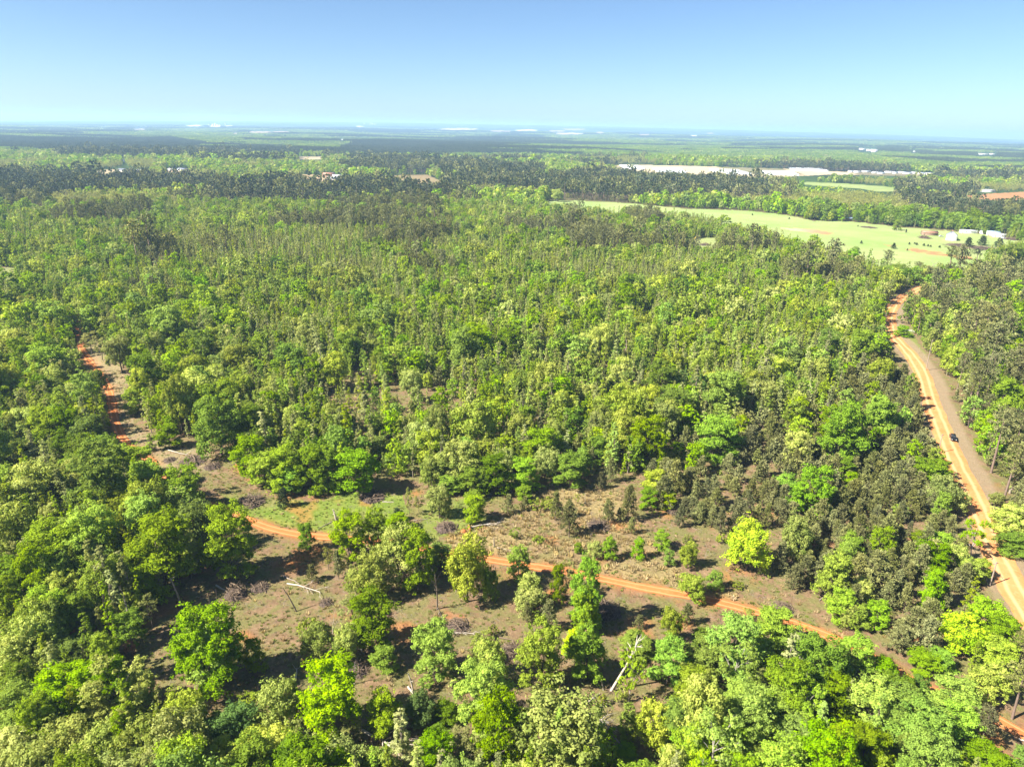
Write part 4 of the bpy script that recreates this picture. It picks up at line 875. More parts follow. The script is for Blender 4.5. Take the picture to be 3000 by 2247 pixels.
def log(X0, Y0, X1, Y1, rad, m, label, limbs=0, lift=0.0, plate=0.0, name="fallen_log", limbk=1.0):
    """a felled or fallen trunk lying between two points of the photograph; plate: radius of a clay root plate at its first end"""
    a = ground_at(X0, Y0); b = ground_at(X1, Y1); L = float(np.linalg.norm(b - a)); root = empty(name, a, 0, label, "log" if name == "fallen_log" else "fallen tree")
    d = unit(b - a); side = unit(np.cross(d, [0, 0, 1.0])); t = MB(); n = 7
    s_ = np.linspace(0, 1, n); pts = (b - a)[None] * s_[:, None] + side[None] * (rs.normal(0, .02 * L, n) * np.sin(s_ * math.pi))[:, None]; pts[:, 2] += rad * .8 + lift * (1 - s_) + .02 * L * np.sin(s_ * math.pi) * (limbs > 0)
    t.tube(pts, rad * (1 - .6 * s_), 7); t.obj("trunk", m, root, smooth_=True)
    if limbs:
        lb = MB()
        for k in range(limbs):
            f = rs.uniform(.45, 1.0); o_ = (b - a) * f; o_[2] = np.interp(f, s_, pts[:, 2]); e = unit(d * rs.uniform(.5, 1.2) + side * rs.choice([-1, 1]) * rs.uniform(.4, 1.1) + np.array([0, 0, rs.uniform(.0, .7)])); l = L * rs.uniform(.18, .42) * limbk; r_ = rad * rs.uniform(.2, .45)
            m2 = o_ + e * l * .5 + rs.normal(0, .05 * l, 3); q = o_ + e * l; q[2] = max(q[2] - .15 * l, .05); lb.tube([o_, m2, q], [r_, r_ * .7, r_ * .25], 4)
            for _ in range(2):
                u_ = unit(e + rs.normal(0, .6, 3)); v_ = q + u_ * l * .4; v_[2] = max(v_[2], .05); lb.tube([m2 + (q - m2) * .4, v_], [r_ * .45, r_ * .12], 3, cap=False)
        lb.obj("branches", m, root)
    if plate:
        pl = MB(); nn = 18; V = []; F = []
        for k in range(5):
            for j in range(nn):
                ph = j / nn * 2 * math.pi; q = plate * math.sin(max(.05, k / 4) * math.pi * .98 + .02) * rs.uniform(.8, 1.15); V.append(-d * (k - 2) * .17 * plate + side * math.cos(ph) * q + np.array([0, 0, 1.0]) * (math.sin(ph) * q * .85 + plate * .55))
        for k in range(4):
            for j in range(nn): F.append([k * nn + j, k * nn + (j + 1) % nn, (k + 1) * nn + (j + 1) % nn, (k + 1) * nn + j])
        pl.add(V, F); pl.obj("root_plate", RED_CLAY, root)
        rt = MB()
        for k in range(14):
            ph = rs.uniform(0, 6.28); e = unit(-d * rs.uniform(.1, .6) + side * math.cos(ph) + np.array([0, 0, 1]) * math.sin(ph) * .9); c = np.array([0, 0, plate * .55]); rt.tube([c, c + e * plate * .8, c + e * plate * rs.uniform(1.1, 1.6)], [.07, .05, .015], 4)
        rt.obj("roots", BRUSH, root)
    return root
log(841, 1711, 938, 1736, .22, WOOD_WHITE, "long white log with a twiggy end lying in the grass below the track", 6)
log(829, 1687, 877, 1711, .18, WOOD_GREY, "shorter of two parallel logs, grey, just above the long white log")
log(633, 1716, 673, 1739, .22, WOOD_WHITE, "short white log running into the red-brown brush heap")
log(493, 1320, 551, 1335, .20, WOOD_WHITE, "thin white log on the bare strip below the big dark oak", 4)
log(1120, 1471, 1154, 1472, .16, WOOD_WHITE, "thin white log lying level in the grass right of the grey brush pile")
log(1457, 1605, 1508, 1616, .15, WOOD_WHITE, "slender white log on the straw slope just above the track")
log(1374, 1552, 1464, 1533, .24, WOOD_WHITE, "long fallen tree with an orange clay root plate on the slope above the track", 7, .5, 1.15, "fallen_tree")
log(1210, 1526, 1253, 1521, .16, WOOD_GREY, "short grey log in shade under the row of trees above the track")
log(1003, 1515, 932, 1550, .15, WOOD_GREY, "grey pole leaning off the upturned stump beside the track")
log(1311, 1856, 1396, 1857, .16, WOOD_WHITE, "crooked white branch lying across the slope below the brown brush pile", 5)
log(1012, 2060, 940, 2003, .1, WOOD_WHITE, "thin white branch beside the big bright tree", 3) if False else None
log(1062, 2147, 1172, 2204, .28, WOOD_WHITE, "fallen white tree with many bare limbs near the bottom edge", 12, .4, 0, "fallen_tree", 1.2)
log(888, 1947, 985, 1912, .26, WOOD_GREY, "grey trunk fallen out of a clay root plate in the tree shade", 4, .4, 1.0, "fallen_tree")
log(866, 1992, 870, 1958, .20, WOOD_WHITE, "short white stump log pointing uphill beside the shaded root plate", 2)
log(1645, 2109, 1784, 2120, .34, WOOD_WHITE, "largest fallen tree, white and forked, with a dark root plate, lower right of the clearing", 9, .5, .9, "fallen_tree", 1.3)
log(1690, 2080, 1757, 2034, .24, WOOD_WHITE, "white log lying up the slope behind the largest fallen tree", 1)
log(1196, 2013, 1216, 2042, .22, WOOD_WHITE, "short white log beside the leafy bush in mid clearing")
log(1627, 2198, 1660, 2200, .2, WOOD_WHITE, "cut white log in front of the multi-stemmed sapling near the bottom edge")
log(1627, 2208, 1655, 2209, .2, WOOD_WHITE, "second cut white log, just below its twin near the bottom edge")
log(1925, 2088, 2020, 2066, .2, WOOD_GREY, "grey limb fallen under the trees below the many-stemmed tree", 7, .3, 0, "fallen_tree")
log(1802, 2165, 1826, 2192, .22, WOOD_GREY, "dark grey log in the gap among the lower right trees")
log(2400, 2132, 2462, 2160, .26, WOOD_GREY, "bare grey treetop lying among the bright green trees at lower right", 11, 1.0, 0, "fallen_tree", 1.3)
log(2835, 2055, 2868, 2057, .2, WOOD_GREY, "dark short log beside the clay ground at the lower right")
log(2984, 2166, 3003, 2172, .22, WOOD_WHITE, "white log on the clay at the photo's right edge")
log(2180, 1811, 2200, 1816, .16, WOOD_WHITE, "small white log on the grass below the right part of the track")
log(1462, 1868, 1500, 1876, .22, BRUSH, "dark log beside the brush pile with split logs")
log(2400, 1760, 2455, 1705, .14, WOOD_GREY, "thin grey dead stem across the pines near the right slope", 5)
log(2090, 1500, 2130, 1470, .14, WOOD_GREY, "thin leaning grey stem among the young pines", 3)
log(0, 788, 28, 788, .3, WOOD_WHITE, "white log on the small field at the left edge")
log(115, 1420, 240, 1380, .2, WOOD_GREY, "dead grey limbs fallen in the thicket near the left edge", 8, .6, 0, "fallen_tree") if False else None

def standing(X, Y, Xt, Yt, rad, m, label, name="snag", limbs=3, plate=0.0):
    """a dead trunk still standing or leaning: foot and tip in the photograph, the tip raised in the plane across the view"""
    p = ground_at(X, Y); h = tree_height(p, Yt); zc = float(to_photo(p[0], p[1], p[2] + h)[2]); q = np.array([(Xt - float(to_photo(p[0], p[1], p[2] + h)[0])) / FPX * zc, 0, h])
    root = empty(name, p, 0, label, "dead tree" if name == "snag" else "post"); t = MB(); s_ = np.linspace(-.03, 1, 7); P = q[None] * s_[:, None]; P[:, 0] += np.sin(s_ * 3) * .025 * h * (name == "snag"); P[:, 1] += rs.normal(0, .01 * h, 7)
    t.tube(P, rad * (1 - .55 * np.clip(s_, 0, 1)), 6); t.obj("trunk", m, root, smooth_=True)
    if limbs:
        lb = MB()
        for k in range(limbs):
            f = rs.uniform(.5, .98); o_ = q * f; e = unit(unit(q) * .9 + rs.normal(0, .6, 3)); l = h * rs.uniform(.12, .3); lb.tube([o_, o_ + e * l * .6 + rs.normal(0, .04 * l, 3), o_ + e * l], [rad * .4, rad * .28, rad * .08], 4)
            lb.tube([o_ + e * l * .5, o_ + e * l * .5 + unit(e + rs.normal(0, .7, 3)) * l * .5], [rad * .22, rad * .06], 3, cap=False)
        lb.obj("branches", m, root)
    if plate:
        rt = MB()
        for k in range(22):
            a = rs.uniform(0, 6.28); e = unit(np.array([math.cos(a), math.sin(a), rs.uniform(-.1, .5)])); rt.tube([[0, 0, .1], e * plate * .5 + [0, 0, .15], e * plate * rs.uniform(.8, 1.2)], [.1, .06, .015], 4)
        rt.obj("roots", BRUSH, root)
    return root
standing(868, 1791, 828, 1722, .17, BARK, "bare pole-like snag leaning left over the open grass", limbs=0)
standing(531, 1780, 499, 1693, .24, WOOD_GREY, "leaning grey snag with a broken top left of the leafless tree", limbs=4)
standing(1789, 2024, 1868, 1880, .27, WOOD_WHITE, "tall white snag leaning right out of its torn roots", limbs=9, plate=1.6)
standing(1768, 2021, 1755, 1978, .15, WOOD_WHITE, "short white stem beside the torn roots of the leaning snag", limbs=0)
standing(1281, 1785, 1274, 1690, .2, BARK, "slim dark snag with a tuft of leaves in the shade below the track", limbs=4)
standing(1305, 1832, 1282, 1780, .2, WOOD_GREY, "dead trunk leaning down into the brown brush pile", limbs=2)
standing(1210, 2025, 1196, 1973, .2, WOOD_WHITE, "white broken stump with a dark crown of twigs in mid clearing", limbs=3)
standing(617, 1785, 608, 1735, .14, BARK_DARK, "thin dark stem under the leafless grey tree, first of a pair", limbs=0)
standing(634, 1782, 632, 1725, .14, BARK_DARK, "thin upright dark stem just right of the stem under the leafless tree", limbs=0)
standing(1448, 1600, 1446, 1576, .2, WOOD_GREY, "grey broken stub standing on the straw slope above the slender log", limbs=1)
standing(2119, 1893, 2113, 1826, .26, BRUSH, "broken dead tree with a mat of brown twigs below the track", limbs=14)
standing(985, 1524, 975, 1492, .28, WOOD_WHITE, "upturned white stump with splayed roots beside the track", limbs=6, plate=1.5)
standing(388, 1862, 357, 1735, .16, WOOD_GREY, "slender dead trunk among the leafy trees at lower left", limbs=3)
standing(1714, 1480, 1713, 1445, .08, WOOD_WHITE, "thin pale dead stem on the straw slope beyond the two pines", limbs=1)

def clod(X, Y, r, label):
    p = ground_at(X, Y); mb = MB(); V = [[0, 0, r * .7]]; F = []; n = 11
    for k, (q, zz) in enumerate(((.45, .62), (.85, .32), (1.1, -.1))):
        for j in range(n): V.append([math.cos(j / n * 6.283) * q * r * rs.uniform(.75, 1.2), math.sin(j / n * 6.283) * q * r * rs.uniform(.75, 1.2), zz * r * rs.uniform(.7, 1.3)])
    for j in range(n):
        F.append([0, 1 + j, 1 + (j + 1) % n, 1 + (j + 1) % n])
        for k in range(2): F.append([1 + n * k + j, 1 + n * (k + 1) + j, 1 + n * (k + 1) + (j + 1) % n, 1 + n * k + (j + 1) % n])
    mb.add(V, F); o = mb.obj("clay_clod", RED_CLAY, loc=tuple(p)); tag(o, label, "clay heap")
clod(694, 1365, .8, "small orange clay heap at the edge of the bright trees, the upper of two")
clod(708, 1382, .9, "orange clay heap below the other one beside the bright trees")
clod(1635, 2096, .9, "dark red clay lump beside the foot of the largest fallen tree")
clod(1358, 1556, .8, "orange clay spill in front of the fallen tree's root plate")

# ------------------------------------------------------------------ along the county road
POLE_WOOD = simple("pole_wood", (.270, .215, .170), .9, .15, 1.5); IRON = simple("grey_metal", (.35, .36, .38), .4, .1, 2.0, .5, .6)
def utility_pole(X, Y, Ytop, label, hmin=7.0, arm=True):
    p = ground_at(X, Y); h = max(hmin, tree_height(p, Ytop)); root = empty("utility_pole", p, math.radians(20), label, "utility pole", "poles along the dirt road")
    t = MB(); t.tube([[0, 0, -.3], [0, 0, h * .5], [0, 0, h]], [.17, .15, .11], 8); t.obj("shaft", POLE_WOOD, root, smooth_=True)
    if arm:
        t = MB(); t.box((0, .13, h - .55), (1.7, .10, .12)); t.obj("crossarm", POLE_WOOD, root)
        for s_ in (-.75, 0.0, .75):
            t = MB(); t.tube([[s_, .13, h - .49], [s_, .13, h - .40], [s_, .13, h - .28]], [.03, .06, .04], 6); t.obj("insulator", IRON, root)
utility_pole(2748, 1328, 1272, "wooden utility pole at the road's left edge just below the black car")
utility_pole(2900, 1715, 1657, "wooden utility pole at the road's left edge near the photo's right side", 6.5)
utility_pole(2712, 1085, 995, "tall utility pole on the right verge beside the mown grass", 9)
utility_pole(2590, 952, 925, "utility pole at the road's left edge below the upper bend", 7)
utility_pole(2757, 832, 790, "pale utility pole among the trees at the top of the road", 8)
for X, Y, lab in ((2691, 1034, "thin dark post standing in the mown grass by the road, the upper one"), (2705, 1058, "thin dark post in the mown grass, the one nearer the tall utility pole")):
    p = ground_at(X, Y); root = empty("marker_post", p, 0, lab, "post"); t = MB(); t.tube([[0, 0, -.2], [0, 0, 2.6]], [.07, .06], 6); t.obj("shaft", POLE_WOOD, root); t = MB(); t.box((0, 0, 2.66), (.2, .2, .12), top=.6); t.obj("cap", IRON, root)
pa, pb = ground_at(2651, 971), ground_at(2678, 974); root = empty("pipe_gate", pa, math.atan2(pb[1] - pa[1], pb[0] - pa[0]), "white pipe gate closing a drive at the mown grass beside the road", "gate"); L_ = float(np.linalg.norm((pb - pa)[:2]))
for zz in (.4, .8, 1.2):
    t = MB(); t.tube([[0, 0, zz], [L_, 0, zz]], .06, 6); t.obj("rail", WHITE_PAINT, root)
for xx in (0, L_):
    t = MB(); t.tube([[xx, 0, -.2], [xx, 0, 1.45]], .09, 6); t.obj("post", WHITE_PAINT, root)

GLASS = simple("dark_glass", (.03, .035, .04), .08, .05, 1.0, .8); RUBBER = simple("tyre_rubber", (.02, .02, .02), .9, .1, 2.0); CHROME = simple("alloy", (.6, .6, .62), .3, .05, 2.0, .5, .8)
LAMP_W = simple("lamp_lens", (.7, .7, .68), .2, .05, 1.0, .6); LAMP_R = simple("tail_lens", (.35, .02, .02), .3, .05, 1.0, .5)
def vehicle(name, X, Y, heading, paint, label, cat, L=4.7, W=1.85, H=1.5, pickup=False, p=None):
    p = ground_at(X, Y) if p is None else p; root = empty(name, (p[0], p[1], p[2] + .1), heading, label, cat)   # local +x is the front
    def shell(pts, w0, taper):
        mb = MB(); P = np.array(pts); n = len(P); hw = np.array([w0 * (1 - taper * max(0, (z - .8) / .8)) for x, z in P]) / 2
        V = np.concatenate([np.stack([P[:, 0], -hw, P[:, 1]], 1), np.stack([P[:, 0], hw, P[:, 1]], 1)]); c0 = [np.mean(P[:, 0]), 0, np.mean(P[:, 1])]
        mb.add(V, [[i, (i + 1) % n, n + (i + 1) % n, n + i] for i in range(n)])
        for off, rev in ((0, 1), (n, -1)):
            ce = np.array([P[:, 0].mean(), (-1 if off == 0 else 1) * w0 * .48, P[:, 1].mean()]); VV = np.concatenate([V[off:off + n], ce[None]]); mb.add(VV, [[i, n, (i + 1) % n, (i + 1) % n][::rev] for i in range(n)])
        return mb
    h = L / 2
    body = shell([(-h, .35), (-h, .78), (-h + .12, .92), (h * .45, .95), (h - .25, .82), (h, .66), (h, .35)], W, .0); b = body.obj("body", paint, root)
    if pickup: cab = [(-h * .28, .93), (-h * .22, H - .06), (h * .12, H), (h * .42, .95)]
    else: cab = [(-h * .86, .92), (-h * .62, H - .05), (h * .05, H), (h * .45, .95)]
    shell(cab, W * .93, .22).obj("cabin", GLASS, root)
    t = MB(); x0, x1 = cab[1][0], cab[2][0]; t.box(((x0 + x1) / 2, 0, H + .012), (x1 - x0 + .1, W * .74, .05)); t.obj("roof", paint, root)
    if pickup: t = MB(); t.box((-h * .65, 0, .93), (h * .62, W * .8, .03)); t.obj("cargo_bed", RUBBER, root)
    for sx in (-1, 1):
        for sy in (-1, 1):
            w_ = MB(); y_ = sy * (W / 2 - .02); w_.tube([[sx * h * .62, y_ - sy * .18, .33], [sx * h * .62, y_ - sy * .02, .33], [sx * h * .62, y_ + sy * .03, .33]], [.33, .33, .30], 14); wo_ = w_.obj("wheel", RUBBER, root)
            r_ = MB(); r_.tube([[sx * h * .62, y_ + sy * .03, .33], [sx * h * .62, y_ + sy * .05, .33]], [.2, .18], 10); r_.obj("rim", CHROME, wo_)
    for sy in (-1, 1):
        t = MB(); t.box((h - .03, sy * W * .34, .68), (.1, .36, .14)); t.obj("headlight", LAMP_W, root)
        t = MB(); t.box((-h + .02, sy * W * .36, .76), (.08, .3, .14)); t.obj("taillight", LAMP_R, root)
        t = MB(); t.box((h * .30, sy * (W / 2 + .08), 1.0), (.12, .18, .12)); t.obj("mirror", paint, root)
    return root
CAR_BLACK = simple("black_car_paint", (.012, .013, .016), .22, .05, 1.0, .6); CAR_WHITE = simple("white_car_paint", (.75, .75, .75), .3, .04, 1.0, .5)
pc = ground_at(2791, 1288); j = np.hypot(road_q[:, 0] - pc[0], road_q[:, 1] - pc[1]).argmin(); tg = road_q[min(j + 8, len(road_q) - 1)] - road_q[max(j - 8, 0)]
vehicle("parked_car", 0, 0, math.atan2(-tg[1], -tg[0]), CAR_BLACK, "small black car driving on the right side of the orange dirt road", "car", p=np.array([pc[0], pc[1], pc[2] + .12]))
vehicle("pickup_truck", 2583, 811, math.radians(70), CAR_WHITE, "white pickup truck beside the red roofed shelter at the forest edge", "pickup", 5.4, 1.95, 1.75, True)
vehicle("pickup_truck", 2941, 700, math.radians(160), CAR_WHITE, "white pickup truck beside the flat white building at the pasture's right end", "pickup", 5.4, 1.95, 1.75, True)
vehicle("parked_car", 2735, 690, math.radians(30), simple("blue_car_paint", (.10, .20, .32), .3, .05, 1.0, .5), "blue car at the right end of the rusty barn", "car")
vehicle("parked_car", 2757, 694, math.radians(10), CAR_WHITE, "white car on the grass between the rusty barn and the white house", "car")

# ------------------------------------------------------------------ buildings
SIDING = simple("white_siding", (.74, .73, .70), .7, .04, .6); BOARD = simple("weathered_board", (.26, .17, .12), .9, .2, 1.2); RUST = simple("rusty_tin", (.34, .17, .11), .7, .3, .8); SLATE = simple("grey_shingle", (.23, .25, .29), .8, .12, 1.0)
TIN = simple("pale_tin_roof", (.52, .58, .64), .45, .08, .6, .5); TIN_BLUE = simple("blue_tin_roof", (.40, .55, .66), .45, .08, .6, .5); RED_TIN = simple("red_tin_roof", (.42, .12, .10), .6, .15, .8); BRICK = simple("red_brick", (.36, .19, .14), .9, .15, 2.0); CONCRETE = simple("pale_concrete", (.62, .60, .57), .85, .08, .05); DARK_ROOF = simple("dark_shingle", (.12, .13, .16), .85, .12, .5)
def house(name, X, Y, w, d, h, rh, rz, wall, roof, label, cat="house", win=2, door=True, chimney=False, p=None, over=.35):
    p = ground_at(X, Y) if p is None else p; root = empty(name, (p[0], p[1], p[2]), rz, label, cat); hw, hd = w / 2, d / 2   # ridge along local x, front is -y
    mb = MB(); V = [[-hw, -hd, -1.5], [hw, -hd, -1.5], [hw, hd, -1.5], [-hw, hd, -1.5], [-hw, -hd, h], [hw, -hd, h], [hw, hd, h], [-hw, hd, h], [-hw, 0, h + rh], [hw, 0, h + rh]]
    mb.add(V, [[0, 1, 5, 4], [2, 3, 7, 6], [1, 2, 6, 5], [3, 0, 4, 7]]); mb.add(V, [[4, 8, 7, 7], [5, 6, 9, 9]]); mb.obj("wall", wall, root)
    mb = MB(); e = over; k = rh / hd; th = .12
    for s_ in (-1, 1):
        y0 = s_ * (hd + e); z0 = h - e * k; A = [[-hw - e, y0, z0 + .03], [hw + e, y0, z0 + .03], [hw + e, 0, h + rh + .03], [-hw - e, 0, h + rh + .03]]; B = [[a[0], a[1], a[2] + th] for a in A]; VV = A + B
        mb.add(VV, [[0, 1, 2, 3], [7, 6, 5, 4], [0, 4, 5, 1], [1, 5, 6, 2], [2, 6, 7, 3], [3, 7, 4, 0]])
    ro = mb.obj("roof", roof, root)
    if chimney: t = MB(); t.box((hw * .5, 0, h + rh + .5), (.8, .8, 1.6)); t.obj("chimney", BRICK, ro)
    def opening(nm, c, sz, axis):
        f = MB(); s3 = (sz[0], .08, sz[1]) if axis == 'y' else (.08, sz[0], sz[1]); f.box(c, s3); fo = f.obj(nm, WHITE_PAINT if nm == "window" else BOARD, root)
        if nm == "window":
            q = np.array(c, float); q[1 if axis == 'y' else 0] += .05 * np.sign(q[1 if axis == 'y' else 0]); f = MB(); f.box(q, (sz[0] * .8, .06, sz[1] * .82) if axis == 'y' else (.06, sz[0] * .8, sz[1] * .82)); f.obj("pane", GLASS, fo)
    for s_ in (-1, 1):
        for i in range(win):
            xx = -hw + w * (i + .5) / win + (w * .12 if door and s_ < 0 else 0)
            if xx < hw - .6: opening("window", (xx, s_ * (hd + .02), h * .55), (1.1, 1.3), 'y')
        if win: opening("window", (s_ * (hw + .02), 0, h * .6), (1.1, 1.4), 'x')
    if door: opening("door", (-hw + 1.2, -(hd + .02), 1.0), (1.0, 2.1), 'y')
    return root
house("farmhouse", 2786, 703, 11.5, 9.5, 5.0, 3.2, math.radians(62), SIDING, SLATE, "white two-storey farmhouse with a grey gabled roof on the pasture", "house", 3, True, True)
house("barn", 2722, 689, 15, 7, 2.8, 1.6, math.radians(-8), BOARD, RUST, "old barn with a rusty roof left of the white farmhouse", "barn", 0, True)
house("shed", 2836, 683, 17, 6, 2.6, .9, math.radians(-4), SIDING, simple("white_roof", (.76, .76, .75), .5, .04, .5), "long white shed with a pale roof behind the farmhouse", "shed", 3, True)
house("shed", 2882, 685, 7, 5, 2.6, .9, math.radians(10), SIDING, TIN, "small white shed between the long white shed and the blue roofs", "shed", 1, True)
house("shed", 2908, 689, 12, 8, 3.0, 1.4, math.radians(-20), SIDING, TIN_BLUE, "shed with a pale blue tin roof at the pasture's right end", "shed", 2, True)
house("house", 2926, 694, 12, 8, 2.8, .8, math.radians(-14), SIDING, simple("white_flat_roof", (.78, .78, .77), .5, .04, .5), "flat white house just right of the pale blue tin roof", "house", 3, True)
house("shed", 2486, 646, 10, 5, 2.8, .9, math.radians(-6), BOARD, TIN_BLUE, "lone shed with a blue-grey tin roof at the far edge of the pasture", "shed", 1, True)
house("shed", 2588, 797, 7, 6, 3.0, 1.3, math.radians(35), SIDING, RED_TIN, "small white shelter with a red tin roof among the trees above the road", "shed", 1, True)
house("shed", 2003, 702, 8, 5, 2.6, 1.2, math.radians(15), BOARD, DARK_ROOF, "dark cabin at the left end of the small meadow inside the forest", "shed", 1, True)
house("house", 368, 503, 26, 14, 3.6, 2.5, math.radians(-6), SIDING, DARK_ROOF, "long house with a dark blue-grey roof beyond the left pine belt", "house", 4, True)
house("shed", 408, 502, 42, 12, 2.5, .9, math.radians(-3), CONCRETE, TIN, "long low pale roof right of the dark roofed house beyond the pines", "shed", 0, False)
house("house", 502, 501, 12, 9, 3.2, 1.8, math.radians(20), SIDING, CONCRETE, "small white house on orange soil, left of its larger neighbour", "house", 2, True)
house("house", 536, 502, 20, 11, 3.6, 2.6, math.radians(-15), SIDING, SLATE, "white gabled house with a grey roof on the orange soil beyond the pines", "house", 3, True)
house("house", 963, 516, 24, 13, 3.6, 3.2, math.radians(10), BRICK, RUST, "house with a reddish brown roof at the edge of the cleared field", "house", 3, True)
house("house", 990, 519, 20, 9, 3.2, 1.2, math.radians(-4), SIDING, CONCRETE, "low white building right of the reddish brown roof", "house", 2, True)
house("house", 976, 527, 20, 11, 3.2, 2.4, math.radians(4), SIDING, SLATE, "house with a slate-blue roof below the reddish brown roof", "house", 3, True)
house("house", 2893, 563, 24, 10, 3.6, 1.4, math.radians(-5), SIDING, CONCRETE, "white house at the upper edge of the orange bare ground on the right", "house", 2, True)
house("house", 2702, 580, 16, 9, 3.2, 2.0, math.radians(12), SIDING, SLATE, "grey house among trees between the pasture and the orange ground", "house", 2, True)
house("house", 364, 476, 22, 10, 4, 2, math.radians(5), SIDING, CONCRETE, "tiny white house in the green belt far beyond the left pines", "house", 0, False)
for i, (X, Y) in enumerate(((2492, 505), (2510, 506), (2537, 505), (2562, 508), (2580, 510), (2605, 507), (2622, 509), (2640, 508), (2658, 510), (2676, 509), (2700, 511), (2722, 512))):
    house("outbuilding", X, Y, 14 + 5 * (i % 3), 8, 3.2, 1.2, math.radians(-6 + 5 * (i % 4)), SIDING, CONCRETE if i % 2 else TIN, "small white outbuilding in the row right of the greenhouses, %s from its left end" % ("first second third fourth fifth sixth seventh eighth ninth tenth eleventh last".split()[i]), "outbuilding", 0, False)
# yellow excavator in the small meadow
YEL = simple("machine_yellow", (.62, .42, .03), .5, .08, 1.0, .4); p = ground_at(2028, 708); root = empty("excavator", p, math.radians(25), "yellow excavator at the left end of the small meadow inside the forest", "excavator")
t = MB(); t.box((0, 0, 1.6), (3.2, 2.6, 1.3), top=.94); t.obj("house_body", YEL, root); t = MB(); t.box((.7, .7, 2.6), (1.3, 1.1, 1.2), top=.85); t.obj("cab", GLASS, root)
for s_ in (-1, 1): t = MB(); t.tube([[-1.9, s_ * 1.1, .45], [1.9, s_ * 1.1, .45]], .45, 8); t.obj("track_belt", RUBBER, root)
t = MB(); t.tube([[1.3, -.4, 1.9], [3.6, -.4, 4.3]], [.32, .26], 6); bo = t.obj("boom", YEL, root); t = MB(); t.tube([[3.6, -.4, 4.3], [5.2, -.4, 2.2]], [.24, .18], 6); t.obj("stick", YEL, bo); t = MB(); t.box((5.3, -.4, 1.6), (.9, 1.1, 1.0), top=.7); t.obj("bucket", IRON, bo)
# the nursery's greenhouses
PLASTIC = simple("greenhouse_plastic", (.66, .70, .74), .35, .04, .1, .5); n_g = 0
ordn = "first second third fourth fifth sixth seventh eighth ninth tenth".split()
for bi, (X0, Y0, X1, Y1, n, Ln, lab) in enumerate(((2055, 500, 2200, 506, 5, 75, "left block"), (2110, 506, 2200, 511, 3, 62, "lower left block"), (2225, 505, 2345, 514, 7, 78, "middle block"), (2300, 496, 2434, 502, 6, 92, "upper right block"), (1800, 488, 1900, 496, 4, 55, "far left block"), (1880, 497, 2040, 506, 4, 75, "front left block"))):
    for i in range(n):
        f = i / max(1, n - 1); p = ground_at((X0 + X1) / 2 + 8 * (f - .5) * 2, Y0 + (Y1 - Y0) * f); root = empty("greenhouse", p, math.radians(-4), "long white plastic greenhouse, %s from the back in the %s of the nursery" % (ordn[i], lab), "greenhouse", "greenhouses of the nursery")
        g_ = MB(); a = np.linspace(0, math.pi, 9); R_ = 4.2; V = [[sx * Ln / 2, -math.cos(q) * R_, math.sin(q) * 3.4 + .3] for sx in (-1, 1) for q in a]; g_.add(V, [[k, k + 9, k + 10, k + 1] for k in range(8)]); g_.obj("cover", PLASTIC, root, smooth_=True)
        for sx in (-1, 1):
            e_ = MB(); V = [[sx * Ln / 2, -math.cos(q) * R_, math.sin(q) * 3.4 + .3] for q in a] + [[sx * Ln / 2, 0, -1.0]]; e_.add(V, [[k, k + 1, 9, 9] for k in range(8)]); e_.obj("end_wall", PLASTIC, root)
# works and stores on the far hills
def far_block(name, X, Y, wpx, hpx, m, label, cat, round_=False):
    p = ground_at(X, Y); dep = float(to_photo(*p)[2]); w = wpx / FPX * dep; h = hpx / FPX * dep; root = empty(name, p, 0, label, cat); mb = MB(); rf = MB()
    if round_: mb.tube([[0, 0, -10], [0, 0, h * .95]], w / 2, 12, cap=False); rf.tube([[0, 0, h * .95], [0, 0, h * .98], [0, 0, h * 1.05]], [w * .53, w * .5, w * .1], 12)
    else: mb.box((0, 0, h / 2 - 5), (w, w * .6 if w < 200 else 90, h + 10)); rf.box((0, 0, h + .6), (w * 1.02, (w * .6 if w < 200 else 90) * 1.03, 1.2))
    mb.obj("wall", m, root); rf.obj("roof", CONCRETE, root)
for X, Y, wp, hp, rd, lab in ((588, 371, 16, 3.5, 0, "low white hall, leftmost of the works on the far left horizon"), (612, 370.5, 3, 6, 1, "slim white silo between the low hall and the cluster of the far works"), (624, 371, 5, 6.5, 0, "white block at the left of the far works' main cluster"), (631, 371, 5, 8, 1, "tallest white silo in the far works' main cluster"), (638, 371.5, 5, 6, 0, "white block in the middle of the far works' main cluster"), (645, 372, 6, 4.5, 0, "lower white block at the right of the far works' main cluster"), (660.5, 370.5, 2.4, 9, 1, "tall white stack standing alone right of the far works"), (669, 371.5, 14, 2, 0, "long low white store beside the tall stack of the far works"),
    (1067, 365.5, 2.6, 5, 1, "single white tank on the horizon left of the second works"), (1085, 366, 2.6, 5.5, 1, "left tank of three in the second works on the horizon"), (1091, 366, 4, 4.5, 0, "white block in the middle of the second works on the horizon"), (1098, 366.5, 3, 4, 0, "small white block at the right end of the second works"), (1054, 371.5, 16, 1.8, 0, "long low white roof below the second works on the horizon"),
    (2523, 440, 20, 4.5, 0, "white block, upper left of the white complex on the right hills"), (2546, 443, 14, 4.5, 0, "white block in the middle of the complex on the right hills"), (2561, 446, 16, 7, 0, "biggest white block, lower right of the complex on the right hills"), (2677, 446, 10, 3, 0, "small white store alone right of the white hill complex"), (2449, 420, 2.4, 4, 1, "tiny white tank on the ridge left of the white hill complex"), (2880, 453, 22, 2, 0, "long low white roof far to the right below the horizon"), (2906, 453, 12, 2, 0, "short white roof at the right end of the long low one"), (2966, 455, 4, 3.2, 1, "tiny white tank near the right edge below the horizon"), (1002, 411.5, 9, 3, 0, "tiny white store beside the dark pine hill in the centre distance")):
    far_block("silo" if rd else "works_building", X, Y, wp, hp, CONCRETE, lab, "silo" if rd else "building", bool(rd))

